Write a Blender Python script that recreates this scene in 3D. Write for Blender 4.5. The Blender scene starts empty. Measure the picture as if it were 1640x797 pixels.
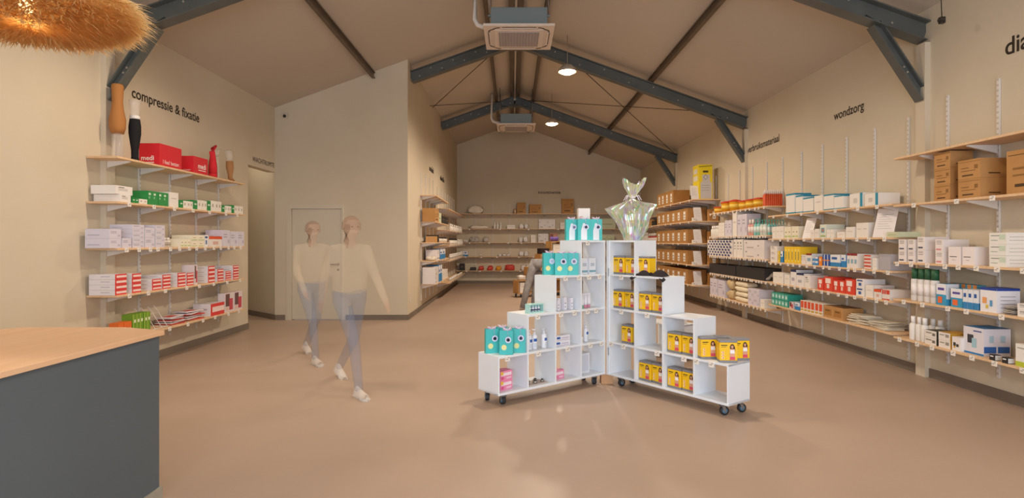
import bpy, math, random
from mathutils import Vector, Matrix, noise
random.seed(7)
C = bpy.context.scene.collection
SC = bpy.context.scene
F = 911.1                       # focal length in pixels of the 1640-wide frame
VX, VY, HC = 821.0, 387.0, 1.45
XR, XL, XB = 4.48, -4.42, -1.95  # right wall, left wall, side wall of the inner block
YB, YD = 19.9, 10.57             # back wall, door wall
YF = -2.6
RX, RZ = 0.06, 5.57             # ridge
def zc(x):                      # ceiling height
    return RZ - 0.364*abs(x-RX)
# ------------------------------------------------------------ camera
cam = bpy.data.cameras.new('camera'); co = bpy.data.objects.new('camera', cam); C.objects.link(co)
co.location = (0, 0, HC); co.rotation_euler = (math.pi/2, 0, 0)
cam.sensor_width = 36; cam.lens = 20.0; cam.shift_x = -1/1640; cam.shift_y = -11.5/1640
cam.clip_start = 0.05
SC.camera = co
# ------------------------------------------------------------ light
SC.view_settings.view_transform = 'Standard'; SC.view_settings.look = 'None'
SC.view_settings.gamma = 1; SC.view_settings.use_curve_mapping = False
SC.view_settings.exposure = 0.0
w = bpy.data.worlds.new('world'); SC.world = w; w.use_nodes = True
bg = w.node_tree.nodes['Background']; bg.inputs[0].default_value = (.75, .85, 1, 1); bg.inputs[1].default_value = 1.0
def area(name, loc, rot, sx, sy, power, col):
    l = bpy.data.lights.new(name, 'AREA'); l.shape = 'RECTANGLE'; l.size = sx; l.size_y = sy; l.energy = power; l.color = col
    o = bpy.data.objects.new(name, l); C.objects.link(o); o.location = loc; o.rotation_euler = rot; return o
# daylight through the shop-front glazing behind the photographer
area('window_daylight', (0.3, YF+0.12, 1.7), (math.radians(90), 0, 0), 6.4, 2.5, 350, (.80, .88, 1))
LAMP_COL = (1, .83, .655)
LAMP_P = 135
LAMPS = [(1.0, 10.4, 4.55), (1.0, 14.5, 4.45), (1.0, 5.6, 4.5), (-2.3, 5.6, 4.2), (-2.2, 1.6, 4.2), (2.2, 1.6, 4.2), (-1.0, 18.4, 4.45), (3.2,8.0,4.25)]
LAMPS = LAMPS[:6]
LAMP_E = [520, 520, 250, 210, 110, 150]
area('passage_fill_light', (-5.2, 10.6, 3.3), (0, 0, 0), 1.2, 1.2, 9, (1, .86, .68))  # unseen fill light, added to brighten the passage opening

# ------------------------------------------------------------ materials
def lin(c):
    return tuple((v/12.92 if v <= .04045 else ((v+.055)/1.055)**2.4) for v in c)
_m = {}
def M(c, rough=.6, metal=0, alpha=1, trans=0, emit=0, spec=.4):
    if isinstance(c, str): c = tuple(int(c[i:i+2], 16)/255 for i in (0, 2, 4))
    k = (c, rough, metal, alpha, trans, emit)
    if k in _m: return _m[k]
    m = bpy.data.materials.new('mat_%d' % len(_m)); m.use_nodes = True
    b = m.node_tree.nodes['Principled BSDF']; l = lin(c)
    b.inputs['Base Color'].default_value = (*l, 1); b.inputs['Roughness'].default_value = rough
    b.inputs['Metallic'].default_value = metal; b.inputs['Alpha'].default_value = alpha
    b.inputs['Transmission Weight'].default_value = trans; b.inputs['Specular IOR Level'].default_value = spec
    if emit:
        b.inputs['Emission Color'].default_value = (*l, 1); b.inputs['Emission Strength'].default_value = emit
    _m[k] = m; return m
def noisy(name, c1, c2, scale, rough=.6, bump=0, stretch=(1, 1, 1), detail=4, spec=.4, bscale=None, lo=.35, hi=.65):
    m = bpy.data.materials.new(name); m.use_nodes = True; nt = m.node_tree; b = nt.nodes['Principled BSDF']
    tc = nt.nodes.new('ShaderNodeTexCoord'); mp = nt.nodes.new('ShaderNodeMapping'); mp.inputs['Scale'].default_value = stretch
    n = nt.nodes.new('ShaderNodeTexNoise'); n.inputs['Scale'].default_value = scale; n.inputs['Detail'].default_value = detail
    r = nt.nodes.new('ShaderNodeValToRGB'); r.color_ramp.elements[0].position = lo; r.color_ramp.elements[1].position = hi
    h = lambda c: tuple(int(c[i:i+2], 16)/255 for i in (0, 2, 4))
    r.color_ramp.elements[0].color = (*lin(h(c1)), 1); r.color_ramp.elements[1].color = (*lin(h(c2)), 1)
    nt.links.new(tc.outputs['Object'], mp.inputs[0]); nt.links.new(mp.outputs[0], n.inputs['Vector'])
    nt.links.new(n.outputs['Fac'], r.inputs[0]); nt.links.new(r.outputs[0], b.inputs['Base Color'])
    b.inputs['Roughness'].default_value = rough; b.inputs['Specular IOR Level'].default_value = spec
    if bump:
        n2 = nt.nodes.new('ShaderNodeTexNoise'); n2.inputs['Scale'].default_value = bscale or scale*6
        nt.links.new(mp.outputs[0], n2.inputs['Vector'])
        bp = nt.nodes.new('ShaderNodeBump'); bp.inputs['Strength'].default_value = bump; bp.inputs['Distance'].default_value = .01
        nt.links.new(n2.outputs['Fac'], bp.inputs['Height']); nt.links.new(bp.outputs[0], b.inputs['Normal'])
    return m
WALL = noisy('wall_paint', 'cfc2ab', 'd4c8b2', .8, .85, .08, bscale=60, spec=.2)
CEIL = noisy('ceiling_panel', 'bfb4a5', 'c4b9aa', .5, .75, spec=.2)
FLOOR = noisy('resin_floor', 'aa9483', 'b59f8e', .55, .42, .03, detail=6, spec=.35, bscale=25)
BASEB = noisy('skirting', '75695c', '7d7164', 2, .6)
WOOD = noisy('birch_ply', 'd9b48a', 'e3c29b', 3, .5, stretch=(8, 1, 8))
WOODC = noisy('counter_ply', 'e2b78e', 'e8c09a', 2.2, .45, stretch=(6, .7, 6))
OAK = noisy('oak_cube', 'b98a52', 'c9995f', 3, .5, stretch=(6, 6, 1))
CARD = noisy('cardboard', 'a3753f', 'af8049', 4, .85)
CARD2 = noisy('cardboard_light', 'b4854f', 'bd8e58', 4, .85)
STEEL = noisy('painted_steel', '4d5250', '5b5f5c', 2.5, .42, .1, detail=6, spec=.6)
PURL = noisy('purlin_steel', '5a4e40', '665848', 3, .5)
COUNTER = noisy('slate_laminate', '566066', '5b656b', 1.2, .55)
WHITE_L = noisy('white_laminate', 'e3eaf1', 'e8eef4', 2, .35)
PLINTH = M('a09a8c', .6)
WHT = M('e8e4dc', .5); UPR = M('dcd6ce', .45)
WHITE = 'ece8e6'; GREY = '8a8682'

# ------------------------------------------------------------ mesh builder
class MB:
    def __init__(s): s.v = []; s.f = []; s.m = []; s.sm = []; s.mats = []; s.X = Matrix.Identity(4)
    def mi(s, m):
        if m not in s.mats: s.mats.append(m)
        return s.mats.index(m)
    def add(s, vs, fs, m, smooth=False):
        b = len(s.v); i = s.mi(m)
        s.v += [tuple(s.X @ Vector(p)) for p in vs]
        for f in fs: s.f.append([b+k for k in f]); s.m.append(i); s.sm.append(smooth)
        return s
    def box(s, x0, x1, y0, y1, z0, z1, m):
        vs = [(x, y, z) for z in (z0, z1) for y in (y0, y1) for x in (x0, x1)]
        return s.add(vs, [(0,2,3,1),(4,5,7,6),(0,1,5,4),(1,3,7,5),(3,2,6,7),(2,0,4,6)], m)
    def quad(s, pts, m): return s.add(pts, [tuple(range(len(pts)))], m)
    def obox(s, p0, p1, w, h, m, up=(0,0,1)):      # oriented bar
        p0 = Vector(p0); p1 = Vector(p1); d = (p1-p0).normalized(); up = Vector(up)
        sd = d.cross(up).normalized(); u = sd.cross(d)
        vs = [p + sd*a*w/2 + u*b*h/2 for p in (p0, p1) for a, b in ((-1,-1),(1,-1),(1,1),(-1,1))]
        return s.add(vs, [(0,1,2,3),(7,6,5,4),(0,4,5,1),(1,5,6,2),(2,6,7,3),(3,7,4,0)], m)
    def prism(s, poly, z0, z1, m):
        n = len(poly); vs = [(x,y,z0) for x,y in poly]+[(x,y,z1) for x,y in poly]
        return s.add(vs, [tuple(range(n))[::-1], tuple(range(n,2*n))]+[(i,(i+1)%n,n+(i+1)%n,n+i) for i in range(n)], m)
    def lathe(s, prof, m, n=16, c=(0,0,0), axis='Z', smooth=True):
        vs = []; fs = []
        for r, z in prof:
            for k in range(n):
                a = 2*math.pi*k/n; p = (r*math.cos(a), r*math.sin(a), z)
                if axis == 'X': p = (z, p[0], p[1])
                if axis == 'Y': p = (p[0], z, p[1])
                vs.append((p[0]+c[0], p[1]+c[1], p[2]+c[2]))
        L = len(prof)
        for j in range(L-1):
            for k in range(n): fs.append((j*n+k, j*n+(k+1)%n, (j+1)*n+(k+1)%n, (j+1)*n+k))
        s.add(vs, fs, m, smooth)
        b = len(s.v)-len(vs); i = s.mi(m)
        if prof[0][0] > 1e-5: s.f.append([b+k for k in range(n)][::-1]); s.m.append(i); s.sm.append(False)
        if prof[-1][0] > 1e-5: s.f.append([b+(L-1)*n+k for k in range(n)]); s.m.append(i); s.sm.append(False)
        return s
    def tube(s, pts, r, m, n=6, rs=None):
        pts = [Vector(p) for p in pts]; vs = []; fs = []; ref = Vector((0,0,1))
        for i, p in enumerate(pts):
            d = (pts[min(i+1,len(pts)-1)]-pts[max(i-1,0)]).normalized()
            a = d.cross(ref)
            if a.length < .05: a = d.cross(Vector((0,1,0)))
            a.normalize(); b = a.cross(d); rr = rs[i] if rs else r
            for k in range(n):
                t = 2*math.pi*k/n; vs.append(p + (a*math.cos(t)+b*math.sin(t))*rr)
        for i in range(len(pts)-1):
            for k in range(n): fs.append((i*n+k, i*n+(k+1)%n, (i+1)*n+(k+1)%n, (i+1)*n+k))
        fs.append(tuple(range(n))[::-1]); fs.append(tuple(range((len(pts)-1)*n, len(pts)*n)))
        return s.add(vs, fs, m, True)
    def ell(s, c, r, m, n=12, rot=None):
        vs = []; fs = []; h = n//2
        R = rot or Matrix.Identity(3)
        for j in range(h+1):
            t = math.pi*j/h
            for k in range(n):
                a = 2*math.pi*k/n
                vs.append(Vector(c)+R@Vector((r[0]*math.sin(t)*math.cos(a), r[1]*math.sin(t)*math.sin(a), -r[2]*math.cos(t))))
        for j in range(h):
            for k in range(n): fs.append((j*n+k, j*n+(k+1)%n, (j+1)*n+(k+1)%n, (j+1)*n+k))
        return s.add(vs, fs, m, True)
    def build(s, name, parent=None, loc=(0,0,0), rz=0, bevel=0):
        me = bpy.data.meshes.new(name); me.from_pydata([tuple(p) for p in s.v], [], s.f)
        for m in s.mats: me.materials.append(m)
        me.polygons.foreach_set('material_index', s.m); me.polygons.foreach_set('use_smooth', s.sm); me.update()
        o = bpy.data.objects.new(name, me); C.objects.link(o); o.parent = parent; o.location = loc; o.rotation_euler = (0,0,rz)
        if bevel:
            b = o.modifiers.new('bevel', 'BEVEL'); b.width = bevel; b.segments = 2; b.limit_method = 'ANGLE'
        return o
def tag(o, label=None, cat=None, group=None, kind=None):
    if label: o['label'] = label
    if cat: o['category'] = cat
    if group: o['group'] = group
    if kind: o['kind'] = kind
    return o
def thing(name, label, cat, loc=(0,0,0), rz=0, group=None):
    o = bpy.data.objects.new(name, None); C.objects.link(o); o.location = loc; o.rotation_euler = (0,0,rz); o.empty_display_size = .1
    return tag(o, label, cat, group)
def st(o): o['kind'] = 'structure'; return o
def copy_tree(o, parent=None):
    c = o.copy(); C.objects.link(c); c.parent = parent
    for ch in list(o.children): copy_tree(ch, c)
    return c
_t = {}
def text_mesh(txt, width, m, bold=0.0, depth=.002):
    cu = bpy.data.curves.new('lettering', 'FONT'); cu.body = txt; cu.size = 1; cu.extrude = 0; cu.offset = bold
    o = bpy.data.objects.new('lettering', cu); C.objects.link(o)
    dg = bpy.context.evaluated_depsgraph_get(); dg.update()
    me = bpy.data.meshes.new_from_object(o.evaluated_get(dg)); bpy.data.objects.remove(o)
    xs = [v.co.x for v in me.vertices]; x0, x1 = min(xs), max(xs); k = width/(x1-x0)
    for v in me.vertices: v.co = Vector(((v.co.x-x0)*k, v.co.y*k, v.co.z))
    me.materials.clear(); me.materials.append(m); return me
AX = {'R': Matrix(((0,0,-1),(-1,0,0),(0,1,0))), 'L': Matrix(((0,0,1),(1,0,0),(0,1,0))), 'F': Matrix(((1,0,0),(0,0,-1),(0,1,0)))}
def text(txt, side, loc, width, m, name='wall_lettering', label=None, parent=None, bold=.0):
    me = text_mesh(txt, width, m, bold); o = bpy.data.objects.new(name, me); C.objects.link(o)
    o.parent = parent; o.matrix_local = Matrix.Translation(loc) @ AX[side].to_4x4()
    if label: tag(o, label, 'lettering')
    return o

# ------------------------------------------------------------ room shell
T = .15
b = MB(); b.box(-6.2, XR+T, YF-T, YB+T, -.1, 0, FLOOR); st(b.build('floor'))
def slope(side):
    b = MB(); x1 = XR+T if side > 0 else XL-1.9
    z1 = RZ-.364*abs(x1-RX)
    vs = [(RX,y,RZ+dz) for dz in (0,.12) for y in (YF-T,YB+T)] + [(x1,y,z1+dz) for dz in (0,.12) for y in (YF-T,YB+T)]
    b.add(vs, [(0,1,5,4),(2,6,7,3),(0,4,6,2),(1,3,7,5),(4,5,7,6),(0,2,3,1)], CEIL)
    st(b.build('ceiling'))
slope(1); slope(-1)
def gable(name, y0, y1, xa, xb, m=WALL, holes=()):
    b = MB(); xs = sorted({xa, xb} | ({RX} if xa < RX < xb else set()))
    poly = [(xa,0),(xb,0),(xb,zc(xb)+.01)] + ([(RX,RZ+.01)] if xa < RX < xb else []) + [(xa,zc(xa)+.01)]
    n = len(poly); vs = [(x,y0,z) for x,z in poly]+[(x,y1,z) for x,z in poly]
    b.add(vs, [tuple(range(n)), tuple(range(n,2*n))[::-1]]+[(i,n+i,n+(i+1)%n,(i+1)%n) for i in range(n)], m)
    return st(b.build(name))
gable('wall_back', YB, YB+T, XB-T, XR+T)
b = MB(); b.box(XR, XR+T, YF-T, YB, 0, zc(XR)+.02, WALL); st(b.build('wall_right'))
b = MB(); b.box(XL-T, XL, YF-T, 9.5, 0, zc(XL)+.02, WALL)
b.box(XL-T, XL, 9.5, YD+.02, 2.74, zc(XL)+.02, WALL); st(b.build('wall_left'))
# block with the door: front wall (door hole left as a recess) and side wall
DX0, DX1, DZ = (467-VX)/F*YD, (547-VX)/F*YD, 2.06
b = MB()
b.prism([(XL,YD),(DX0-.09,YD),(DX0-.09,YD+T),(XL,YD+T)], 0, DZ+.08, WALL)
b.prism([(DX1+.04,YD),(XB,YD),(XB,YD+T),(DX1+.04,YD+T)], 0, DZ+.08, WALL)
vs = [(x,y,z) for y in (YD,YD+T) for x,z in ((XL,DZ+.08),(XB,DZ+.08),(XB,zc(XB)+.01),(XL,zc(XL)+.01))]
b.add(vs, [(0,1,2,3),(7,6,5,4),(0,4,5,1),(1,5,6,2),(2,6,7,3),(3,7,4,0)], WALL)
st(b.build('wall_door_side'))
b = MB(); b.box(XB-T, XB, YD+T, YB, 0, zc(XB)+.0, WALL); st(b.build('wall_inner_side'))
# waiting-room passage beyond the opening
b = MB(); b.prism([(-4.40,YD+.02),(-5.9,11.95),(-5.8,12.05),(-4.3,YD+.14)], 0, 3.9, WALL); b.box(-6.1,-6.0,9.2,12.1,0,3.4,WALL)
b.box(-6.1, XL-T, 9.35, 9.45, 0, 3.4, WALL); st(b.build('wall_passage'))
# front wall behind the camera, with shop window
b = MB(); gz = 3.0
b.box(XL-T, -3.0, YF-T, YF, 0, gz, WALL); b.box(3.6, XR+T, YF-T, YF, 0, gz, WALL); b.box(-3.0, 3.6, YF-T, YF, 0, .35, WALL)
poly = [(XL-T,gz),(XR+T,gz),(XR+T,zc(XR)+.01),(RX,RZ+.01),(XL-T,zc(XL)+.01)]
n=5; vs = [(x,YF-T,z) for x,z in poly]+[(x,YF,z) for x,z in poly]
b.add(vs, [tuple(range(n)), tuple(range(n,2*n))[::-1]]+[(i,n+i,n+(i+1)%n,(i+1)%n) for i in range(n)], WALL)
st(b.build('wall_front'))
b = MB(); fr = M('3c3f41', .4)
for x in (-3.0, -1.38, .26, 1.9, 3.54): b.box(x, x+.06, YF-.1, YF-.02, .35, gz, fr)
for z in (.35, 2.94): b.box(-3.0, 3.6, YF-.1, YF-.02, z, z+.06, fr)
wf = st(b.build('window_1'))
b = MB(); b.box(-2.95, 3.55, YF-.07, YF-.06, .4, 2.95, M('ffffff', .05, 0, .12)); b.build('pane', wf)
# baseboards
def bb(name, x0,x1,y0,y1): st(MB().box(x0,x1,y0,y1,0.0,.095,BASEB).build(name))
bb('baseboard_right', XR-.018, XR, YF, YB); bb('baseboard_left', XL, XL+.018, YF, 9.5); bb('baseboard_back', XB, XR-.02, YB-.018, YB)
bb('baseboard_inner_side', XB, XB+.018, YD-.018, YB-.02); bb('baseboard_door_side', DX1+.08, XB, YD-.018, YD)
b = MB(); b.prism([(-4.40,YD),(-5.9,11.93),(-5.9,11.9),(-4.40,YD-.02),(DX0-.12,YD-.018),(DX0-.12,YD)], 0, .095, BASEB); st(b.build('baseboard_passage'))
# door
dm = M('d2c8b4', .5)
d = st(MB().box(DX0, DX1, YD+.03, YD+.07, .01, DZ, dm).build('door_1'))
b = MB()
b.box(DX0-.09, DX0-.005, YD-.015, YD+T, 0, DZ+.08, dm); b.box(DX1+.005, DX1+.04, YD-.015, YD+T, 0, DZ+.08, dm); b.box(DX0-.005, DX1+.005, YD-.015, YD+T, DZ+.005, DZ+.08, dm)
b.build('door_frame', d)
hm = M('8d8880', .3, .9)
b = MB(); b.tube([(DX1-.07,YD+.03,1.03),(DX1-.07,YD-.03,1.03),(DX1-.2,YD-.03,1.03)], .011, hm); b.lathe([(.024,YD+.018),(.024,YD+.03)], hm, 14, (DX1-.07,0,1.03), 'Y')
b.lathe([(.022,YD+.02),(.022,YD+.03)], hm, 14, (DX1-.07,0,.93), 'Y'); b.build('door_handle', d)

# ------------------------------------------------------------ steel roof frames
YS = [6.17, 10.89, 15.5]
EX = {-1: XL, 1: XR}
def ibeam(b, p0, p1, h, wd, up=(0,0,1), tf=.014, tw=.01):
    p0 = Vector(p0); p1 = Vector(p1); d = (p1-p0).normalized(); sd = d.cross(Vector(up)).normalized(); u = sd.cross(d)
    for s in (-1, 1): b.obox(p0+u*s*(h/2-tf/2), p1+u*s*(h/2-tf/2), wd, tf, STEEL, up)
    b.obox(p0, p1, tw, h-2*tf, STEEL, up)
names = ['nearest', 'middle', 'farthest']
BOLT = M('b8b2a6', .4, .6)
for i, y in enumerate(YS):
    f = thing('steel_roof_frame', 'dark grey steel roof frame spanning the shop, %s of the three' % names[i], 'roof beam', (0,y,0), 0)
    for s in (-1, 1):
        xe = EX[s]; 
        if s < 0 and i > 0: xe = XB
        b = MB(); off = .13+.12
        z0, z1 = zc(RX)-off-.02, zc(xe)-off
        ibeam(b, (RX, 0, z0), (xe - s*.004, 0, z1), .215, .16)
        L = (xe-RX)
        for k in range(9):                       # bolt heads along the web
            t = (k+.6)/9.4; b.lathe([(.013,-.02),(.013,-.006)], BOLT, 6, (RX+L*t, 0, z0+(z1-z0)*t+(.05 if k%2 else -.03)), 'Y')
        b.build('rafter', f)
        if xe == EX[s]:
            b = MB(); x2 = xe - s*.56; zt = zc(x2)-off-.11
            p0, p1 = (xe-s*.03, 0, 3.0), (x2, 0, zt)
            ibeam(b, p0, p1, .11, .12, up=(0,1,0) if False else (-s*.8,0,.6))
            b.obox((x2+s*.1,0,zt-.05), (x2-s*.12,0,zt+.08), .15, .012, STEEL)
            for q in (.35,.42): b.lathe([(.012,-.03),(.012,-.006)], BOLT, 6, (p0[0]+(p1[0]-p0[0])*q, 0, p0[2]+(p1[2]-p0[2])*q), 'Y')
            b.build('knee_brace', f)
    b = MB()
    b.obox((RX-.3,-.09,zc(RX)-.36-.02), (RX+.3,-.09,zc(RX)-.36-.02), .01, .2, STEEL) if False else None
    b.prism([(RX-.35,-.09),(RX+.35,-.09),(RX+.35,.09),(RX-.35,.09)], zc(RX)-.44, zc(RX)-.425, STEEL)
    b.lathe([(.03,-.11),(.03,-.01)], BOLT, 10, (RX,0,zc(RX)-.27), 'Y'); b.build('ridge_plate', f)
for i, y in enumerate(YS):                       # column casings, painted like the wall
    st(MB().box(XR-.06, XR, y-.07, y+.07, 0, zc(XR)-.37, WALL).build('trim_%d' % (i+1)))
st(MB().box(XL, XL+.06, 6.17-.07, 6.17+.07, 0, zc(XL)-.37, WALL).build('trim_4'))
for nm, x, w_, y1 in (('left slope', -2.58, .06, YD), ('right slope', 2.66, .06, YB), ('left of the ridge', RX-.5, .06, YB), ('just left of the ridge line', RX-.09, .07, YB), ('just right of the ridge line', RX+.09, .07, YB), ('right of the ridge', RX+.5, .06, YB)):
    b = MB(); z = zc(x)
    b.box(x-w_/2, x+w_/2, YF, y1-.01, z-.13, z-.115, PURL); b.box(x-.006, x+.006, YF, y1-.01, z-.115, z-.02, PURL); b.box(x-w_/2, x+w_/2, YF, y1-.01, z-.03, z-.018 if abs(x-RX)>.2 else z-.035, PURL)
    tag(b.build('roof_purlin'), 'long dark steel purlin under the ceiling, %s' % nm, 'purlin')
b = MB(); b.box(RX-.02, RX+.02, YF, YB-.01, RZ-.09, RZ-.05, M('d9cfc0', .5)); tag(b.build('ridge_conduit'), 'pale conduit running along the ridge between two purlins', 'conduit')
def rod(p0, p1, lab):
    b = MB(); b.tube([p0, p1], .008, M('3c342b', .5)); tag(b.build('bracing_rod'), lab, 'bracing rod', None)
ya, yb_ = YS[1], YS[2]
def cz(x): return zc(x)-.16
rod((RX+.9,ya,cz(RX+.9)), (XR-.06,yb_-.12,cz(XR-.06)-.03), 'thin roof bracing rod, right slope, running down to the far brace')
rod((RX+.3,yb_,cz(RX+.3)), (XR-.4,ya+.1,cz(XR-.4)), 'thin roof bracing rod, right slope, running up to the far ridge')
rod((RX-.1,ya,cz(RX-.1)), (XB+.02,13.7,cz(XB)), 'thin roof bracing rod, left slope, rising behind near air conditioner')
rod((RX-.4,yb_,cz(RX-.4)), (XB+.02,13.3,cz(XB)-.05), 'thin roof bracing rod, left slope, running to the far ridge')

# ------------------------------------------------------------ ceiling cassettes
def cassette(yc, lab):
    x, z = RX+.03, 4.45
    t = thing('air_conditioner', lab, 'air conditioner', (x,yc,z), 0, 'ceiling cassette air conditioners')
    pm = M('d9cbbd', .45); dk = M('5b5048', .7); gr = M('a49c9c', .6)
    b = MB(); b.box(-.5,.5,-.5,.5,0,.035,pm); b.box(-.36,.36,-.36,.36,-.012,0,pm)
    b.build('panel', t, bevel=.006)
    b = MB(); b.box(-.29,.29,-.29,.29,-.02,-.012,gr)
    for k in range(14): b.box(-.28+.56*k/13-.003,-.28+.56*k/13+.003,-.285,.285,-.024,-.02,M('938b8b',.6))
    b.build('intake_grille', t)
    for a in range(4):
        b = MB(); b.X = Matrix.Rotation(a*math.pi/2, 4, 'Z'); b.box(-.24,.24,-.445,-.405,-.006,0,dk); b.box(-.25,.25,-.43,-.40,-.014,-.006,pm)
        for s in (-1,1):
            pts = [(s*(.27+.10*math.sin(q)), -.43+.10*(1-math.cos(q))) for q in [0,.4,.8,1.2]]
            for p, q in zip(pts, pts[1:]): b.obox((*p,-.003),(*q,-.003),.02,.006,dk)
        b.build('air_outlet', t)
    b = MB(); b.box(-.4,.4,-.4,.4,.035,.30,M('7f8c8e',.45,.2)); 
    for s in (-1,1):
        for u in (-1,1): b.box(s*.42-.02,s*.42+.02,u*.3-.02,u*.3+.02,.2,.23,M('7f8c8e',.45,.2))
    b.build('housing', t, bevel=.008)
    for s in (-1,1):
        for u in (-1,1):
            b = MB(); b.tube([(s*.42,u*.3,.2),(s*.42,u*.3,zc(x+s*.42)-z-.0)], .006, M('8d8880',.4,.8)); b.build('hanger_rod', t)
    b = MB(); b.tube([(-.4,-.1,.13),(-.52,-.1,.13),(-.60,-.1,.16),(-.64,-.1,.24),(-.64,-.1,.9 if zc(x-.64)-z>.9 else zc(x-.64)-z-.02)], .035, M('ddd5ca',.4), 10); b.build('drain_pipe', t)
cassette(8.4, 'white square ceiling air conditioner nearest the camera, above the shop')
cassette(15.05, 'white square ceiling air conditioner farther away, below the far beam')

# ------------------------------------------------------------ lamps
for i, (x, y, z) in enumerate(LAMPS):
    lab = ['round glowing ceiling lamp, the larger and nearer in view', 'round glowing ceiling lamp, the smaller and farther in view'][i] if i < 2 else 'round ceiling lamp hung over the front of the shop, lamp row %s' % ['', '', 'right of the ridge', 'left by the shelves', 'above the counter', 'above the entrance'][i]
    t = thing('ceiling_lamp', lab, 'lamp', (x,y,z), 0, 'round ceiling lamps')
    b = MB(); b.lathe([(.03,.14),(.09,.12),(.16,.05),(.17,0),(.165,0),(.15,.03)], M('b8aa98',.4,.1), 24); b.build('lamp_housing', t)
    b = MB(); b.lathe([(.0001,-.045),(.08,-.035),(.13,-.01),(.15,.02)], M('ffe0b0',.5,0,1,0,28), 24); b.build('diffuser', t)
    b = MB(); b.tube([(0,0,.14),(0,0,zc(x)-z)], .006, M('a08e78')); b.build('cord', t)
    l = bpy.data.lights.new('lamp_light', 'SPOT'); l.energy = LAMP_E[i]; l.color = LAMP_COL; l.shadow_soft_size = .15; l.spot_size = math.radians(165); l.spot_blend = .5
    o = bpy.data.objects.new('lamp_light', l); C.objects.link(o); o.parent = t; o.location = (0,0,-.07)

# raffia pendant
RP = (-2.13, 2.5, 2.40)
t = thing('raffia_pendant_lamp', 'large shaggy raffia pendant lamp glowing orange above the counter', 'pendant lamp', RP)
def raffia():
    b = MB(); ms = [M('c9a164',.8), M('dbb97c',.8), M('9c7a48',.8), M('b89a68',.8)]
    for m_ in ms:
        nt = m_.node_tree; tr = nt.nodes.new('ShaderNodeBsdfTranslucent'); tr.inputs[0].default_value = (.95,.74,.42,1)
        mx = nt.nodes.new('ShaderNodeMixShader'); mx.inputs[0].default_value = .7
        out = nt.nodes['Material Output']; nt.links.new(nt.nodes['Principled BSDF'].outputs[0], mx.inputs[1]); nt.links.new(tr.outputs[0], mx.inputs[2]); nt.links.new(mx.outputs[0], out.inputs[0])
    R = random.Random(3)
    for i in range(12000):
        q = R.random()**.55; r0 = .02+.36*q; a = R.random()*2*math.pi; lowr = R.random() < .62
        z0 = .10 + (-1 if lowr else 1)*.085*math.sqrt(max(0,1-q*q)) + R.uniform(-.015,.015)
        ln = R.uniform(.07,.15); aa = a+R.uniform(-.9,.9)
        dr = Vector((math.cos(aa), math.sin(aa), 0)); p = Vector((r0*math.cos(a), r0*math.sin(a), z0)); sd = Vector((-dr.y,dr.x,0))
        w_ = R.uniform(.0018,.004); drop = R.uniform(.1,.7)
        p1 = p+dr*ln*.5+Vector((0,0,-ln*.2*drop+R.uniform(-.01,.02))); p2 = p1+dr*ln*.4+Vector((R.uniform(-.02,.02),R.uniform(-.02,.02),-ln*.45*drop))
        b.add([p-sd*w_,p+sd*w_,p1+sd*w_,p1-sd*w_,p2], [(0,1,2,3),(3,2,4)], R.choice(ms))
    return b
raffia().build('lamp_shade', t)
b = MB(); b.lathe([(.0001,.05),(.03,.06),(.035,.09),(.02,.13),(.015,.2)], M('ffcc88',.5,0,1,0,12), 16); b.build('bulb', t)
b = MB(); b.tube([(0,0,.2),(0,0,zc(RP[0])-RP[2])], .005, M('2a2622')); b.build('cord', t)
l = bpy.data.lights.new('pendant_light', 'POINT'); l.energy = 420; l.color = (1,.74,.46); l.shadow_soft_size = .03
o = bpy.data.objects.new('pendant_light', l); C.objects.link(o); o.parent = t; o.location = (0,0,.09)

# small fittings
t = thing('security_camera', 'small white dome camera high on the door wall', 'camera', ((458-VX)/F*YD, YD, 3.78))
b = MB(); b.box(-.05,.05,-.06,0,-.04,.05,M('cfc6b6',.5)); b.build('housing', t, bevel=.01); b = MB(); b.ell((0,-.07,-.01),(.03,.03,.03),M('2b2a2a',.2)); b.build('lens', t)
t = thing('hanging_sensor', 'small dark plug hanging on a cable at top right', 'sensor', (4.15,5.5,3.56))
b = MB(); b.box(-.022,.022,-.02,.02,0,.06,M('2f2a26',.5)); b.box(-.03,.0,-.03,.02,.02,.045,M('3d372f',.5)); b.build('plug_body', t); b = MB(); b.tube([(0,0,.06),(-.02,0,zc(4.15)-3.56)], .005, M('3a332c')); b.build('cable', t)
t = thing('wall_socket', 'white double socket low on the right wall column', 'socket', (XR-.06,6.17,.40))
b = MB(); b.box(-.012,0,-.04,.04,-.08,.08,M('ddd5cb',.4)); b.build('plate', t, bevel=.003); b = MB(); [b.lathe([(.02,-.0135),(.02,-.011)], M('8f877d'), 12, (0,0,z), 'X') for z in (-.04,.04)]; b.build('sockets', t)
t = thing('wall_socket', 'small white socket low beside the inner wall corner', 'socket', (XB+.0,YD+.25,.35))
b = MB(); b.box(0,.012,-.04,.04,-.04,.04,M('ddd5cb',.4)); b.build('plate', t, bevel=.003)
b = MB(); b.box(-.03,.03,-.05,0,-.03,.03,M('2b2a28')); tag(b.build('wall_sensor', None, (XR-.12,YB,3.0)), 'tiny dark sensor in the far right corner', 'sensor')

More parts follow.
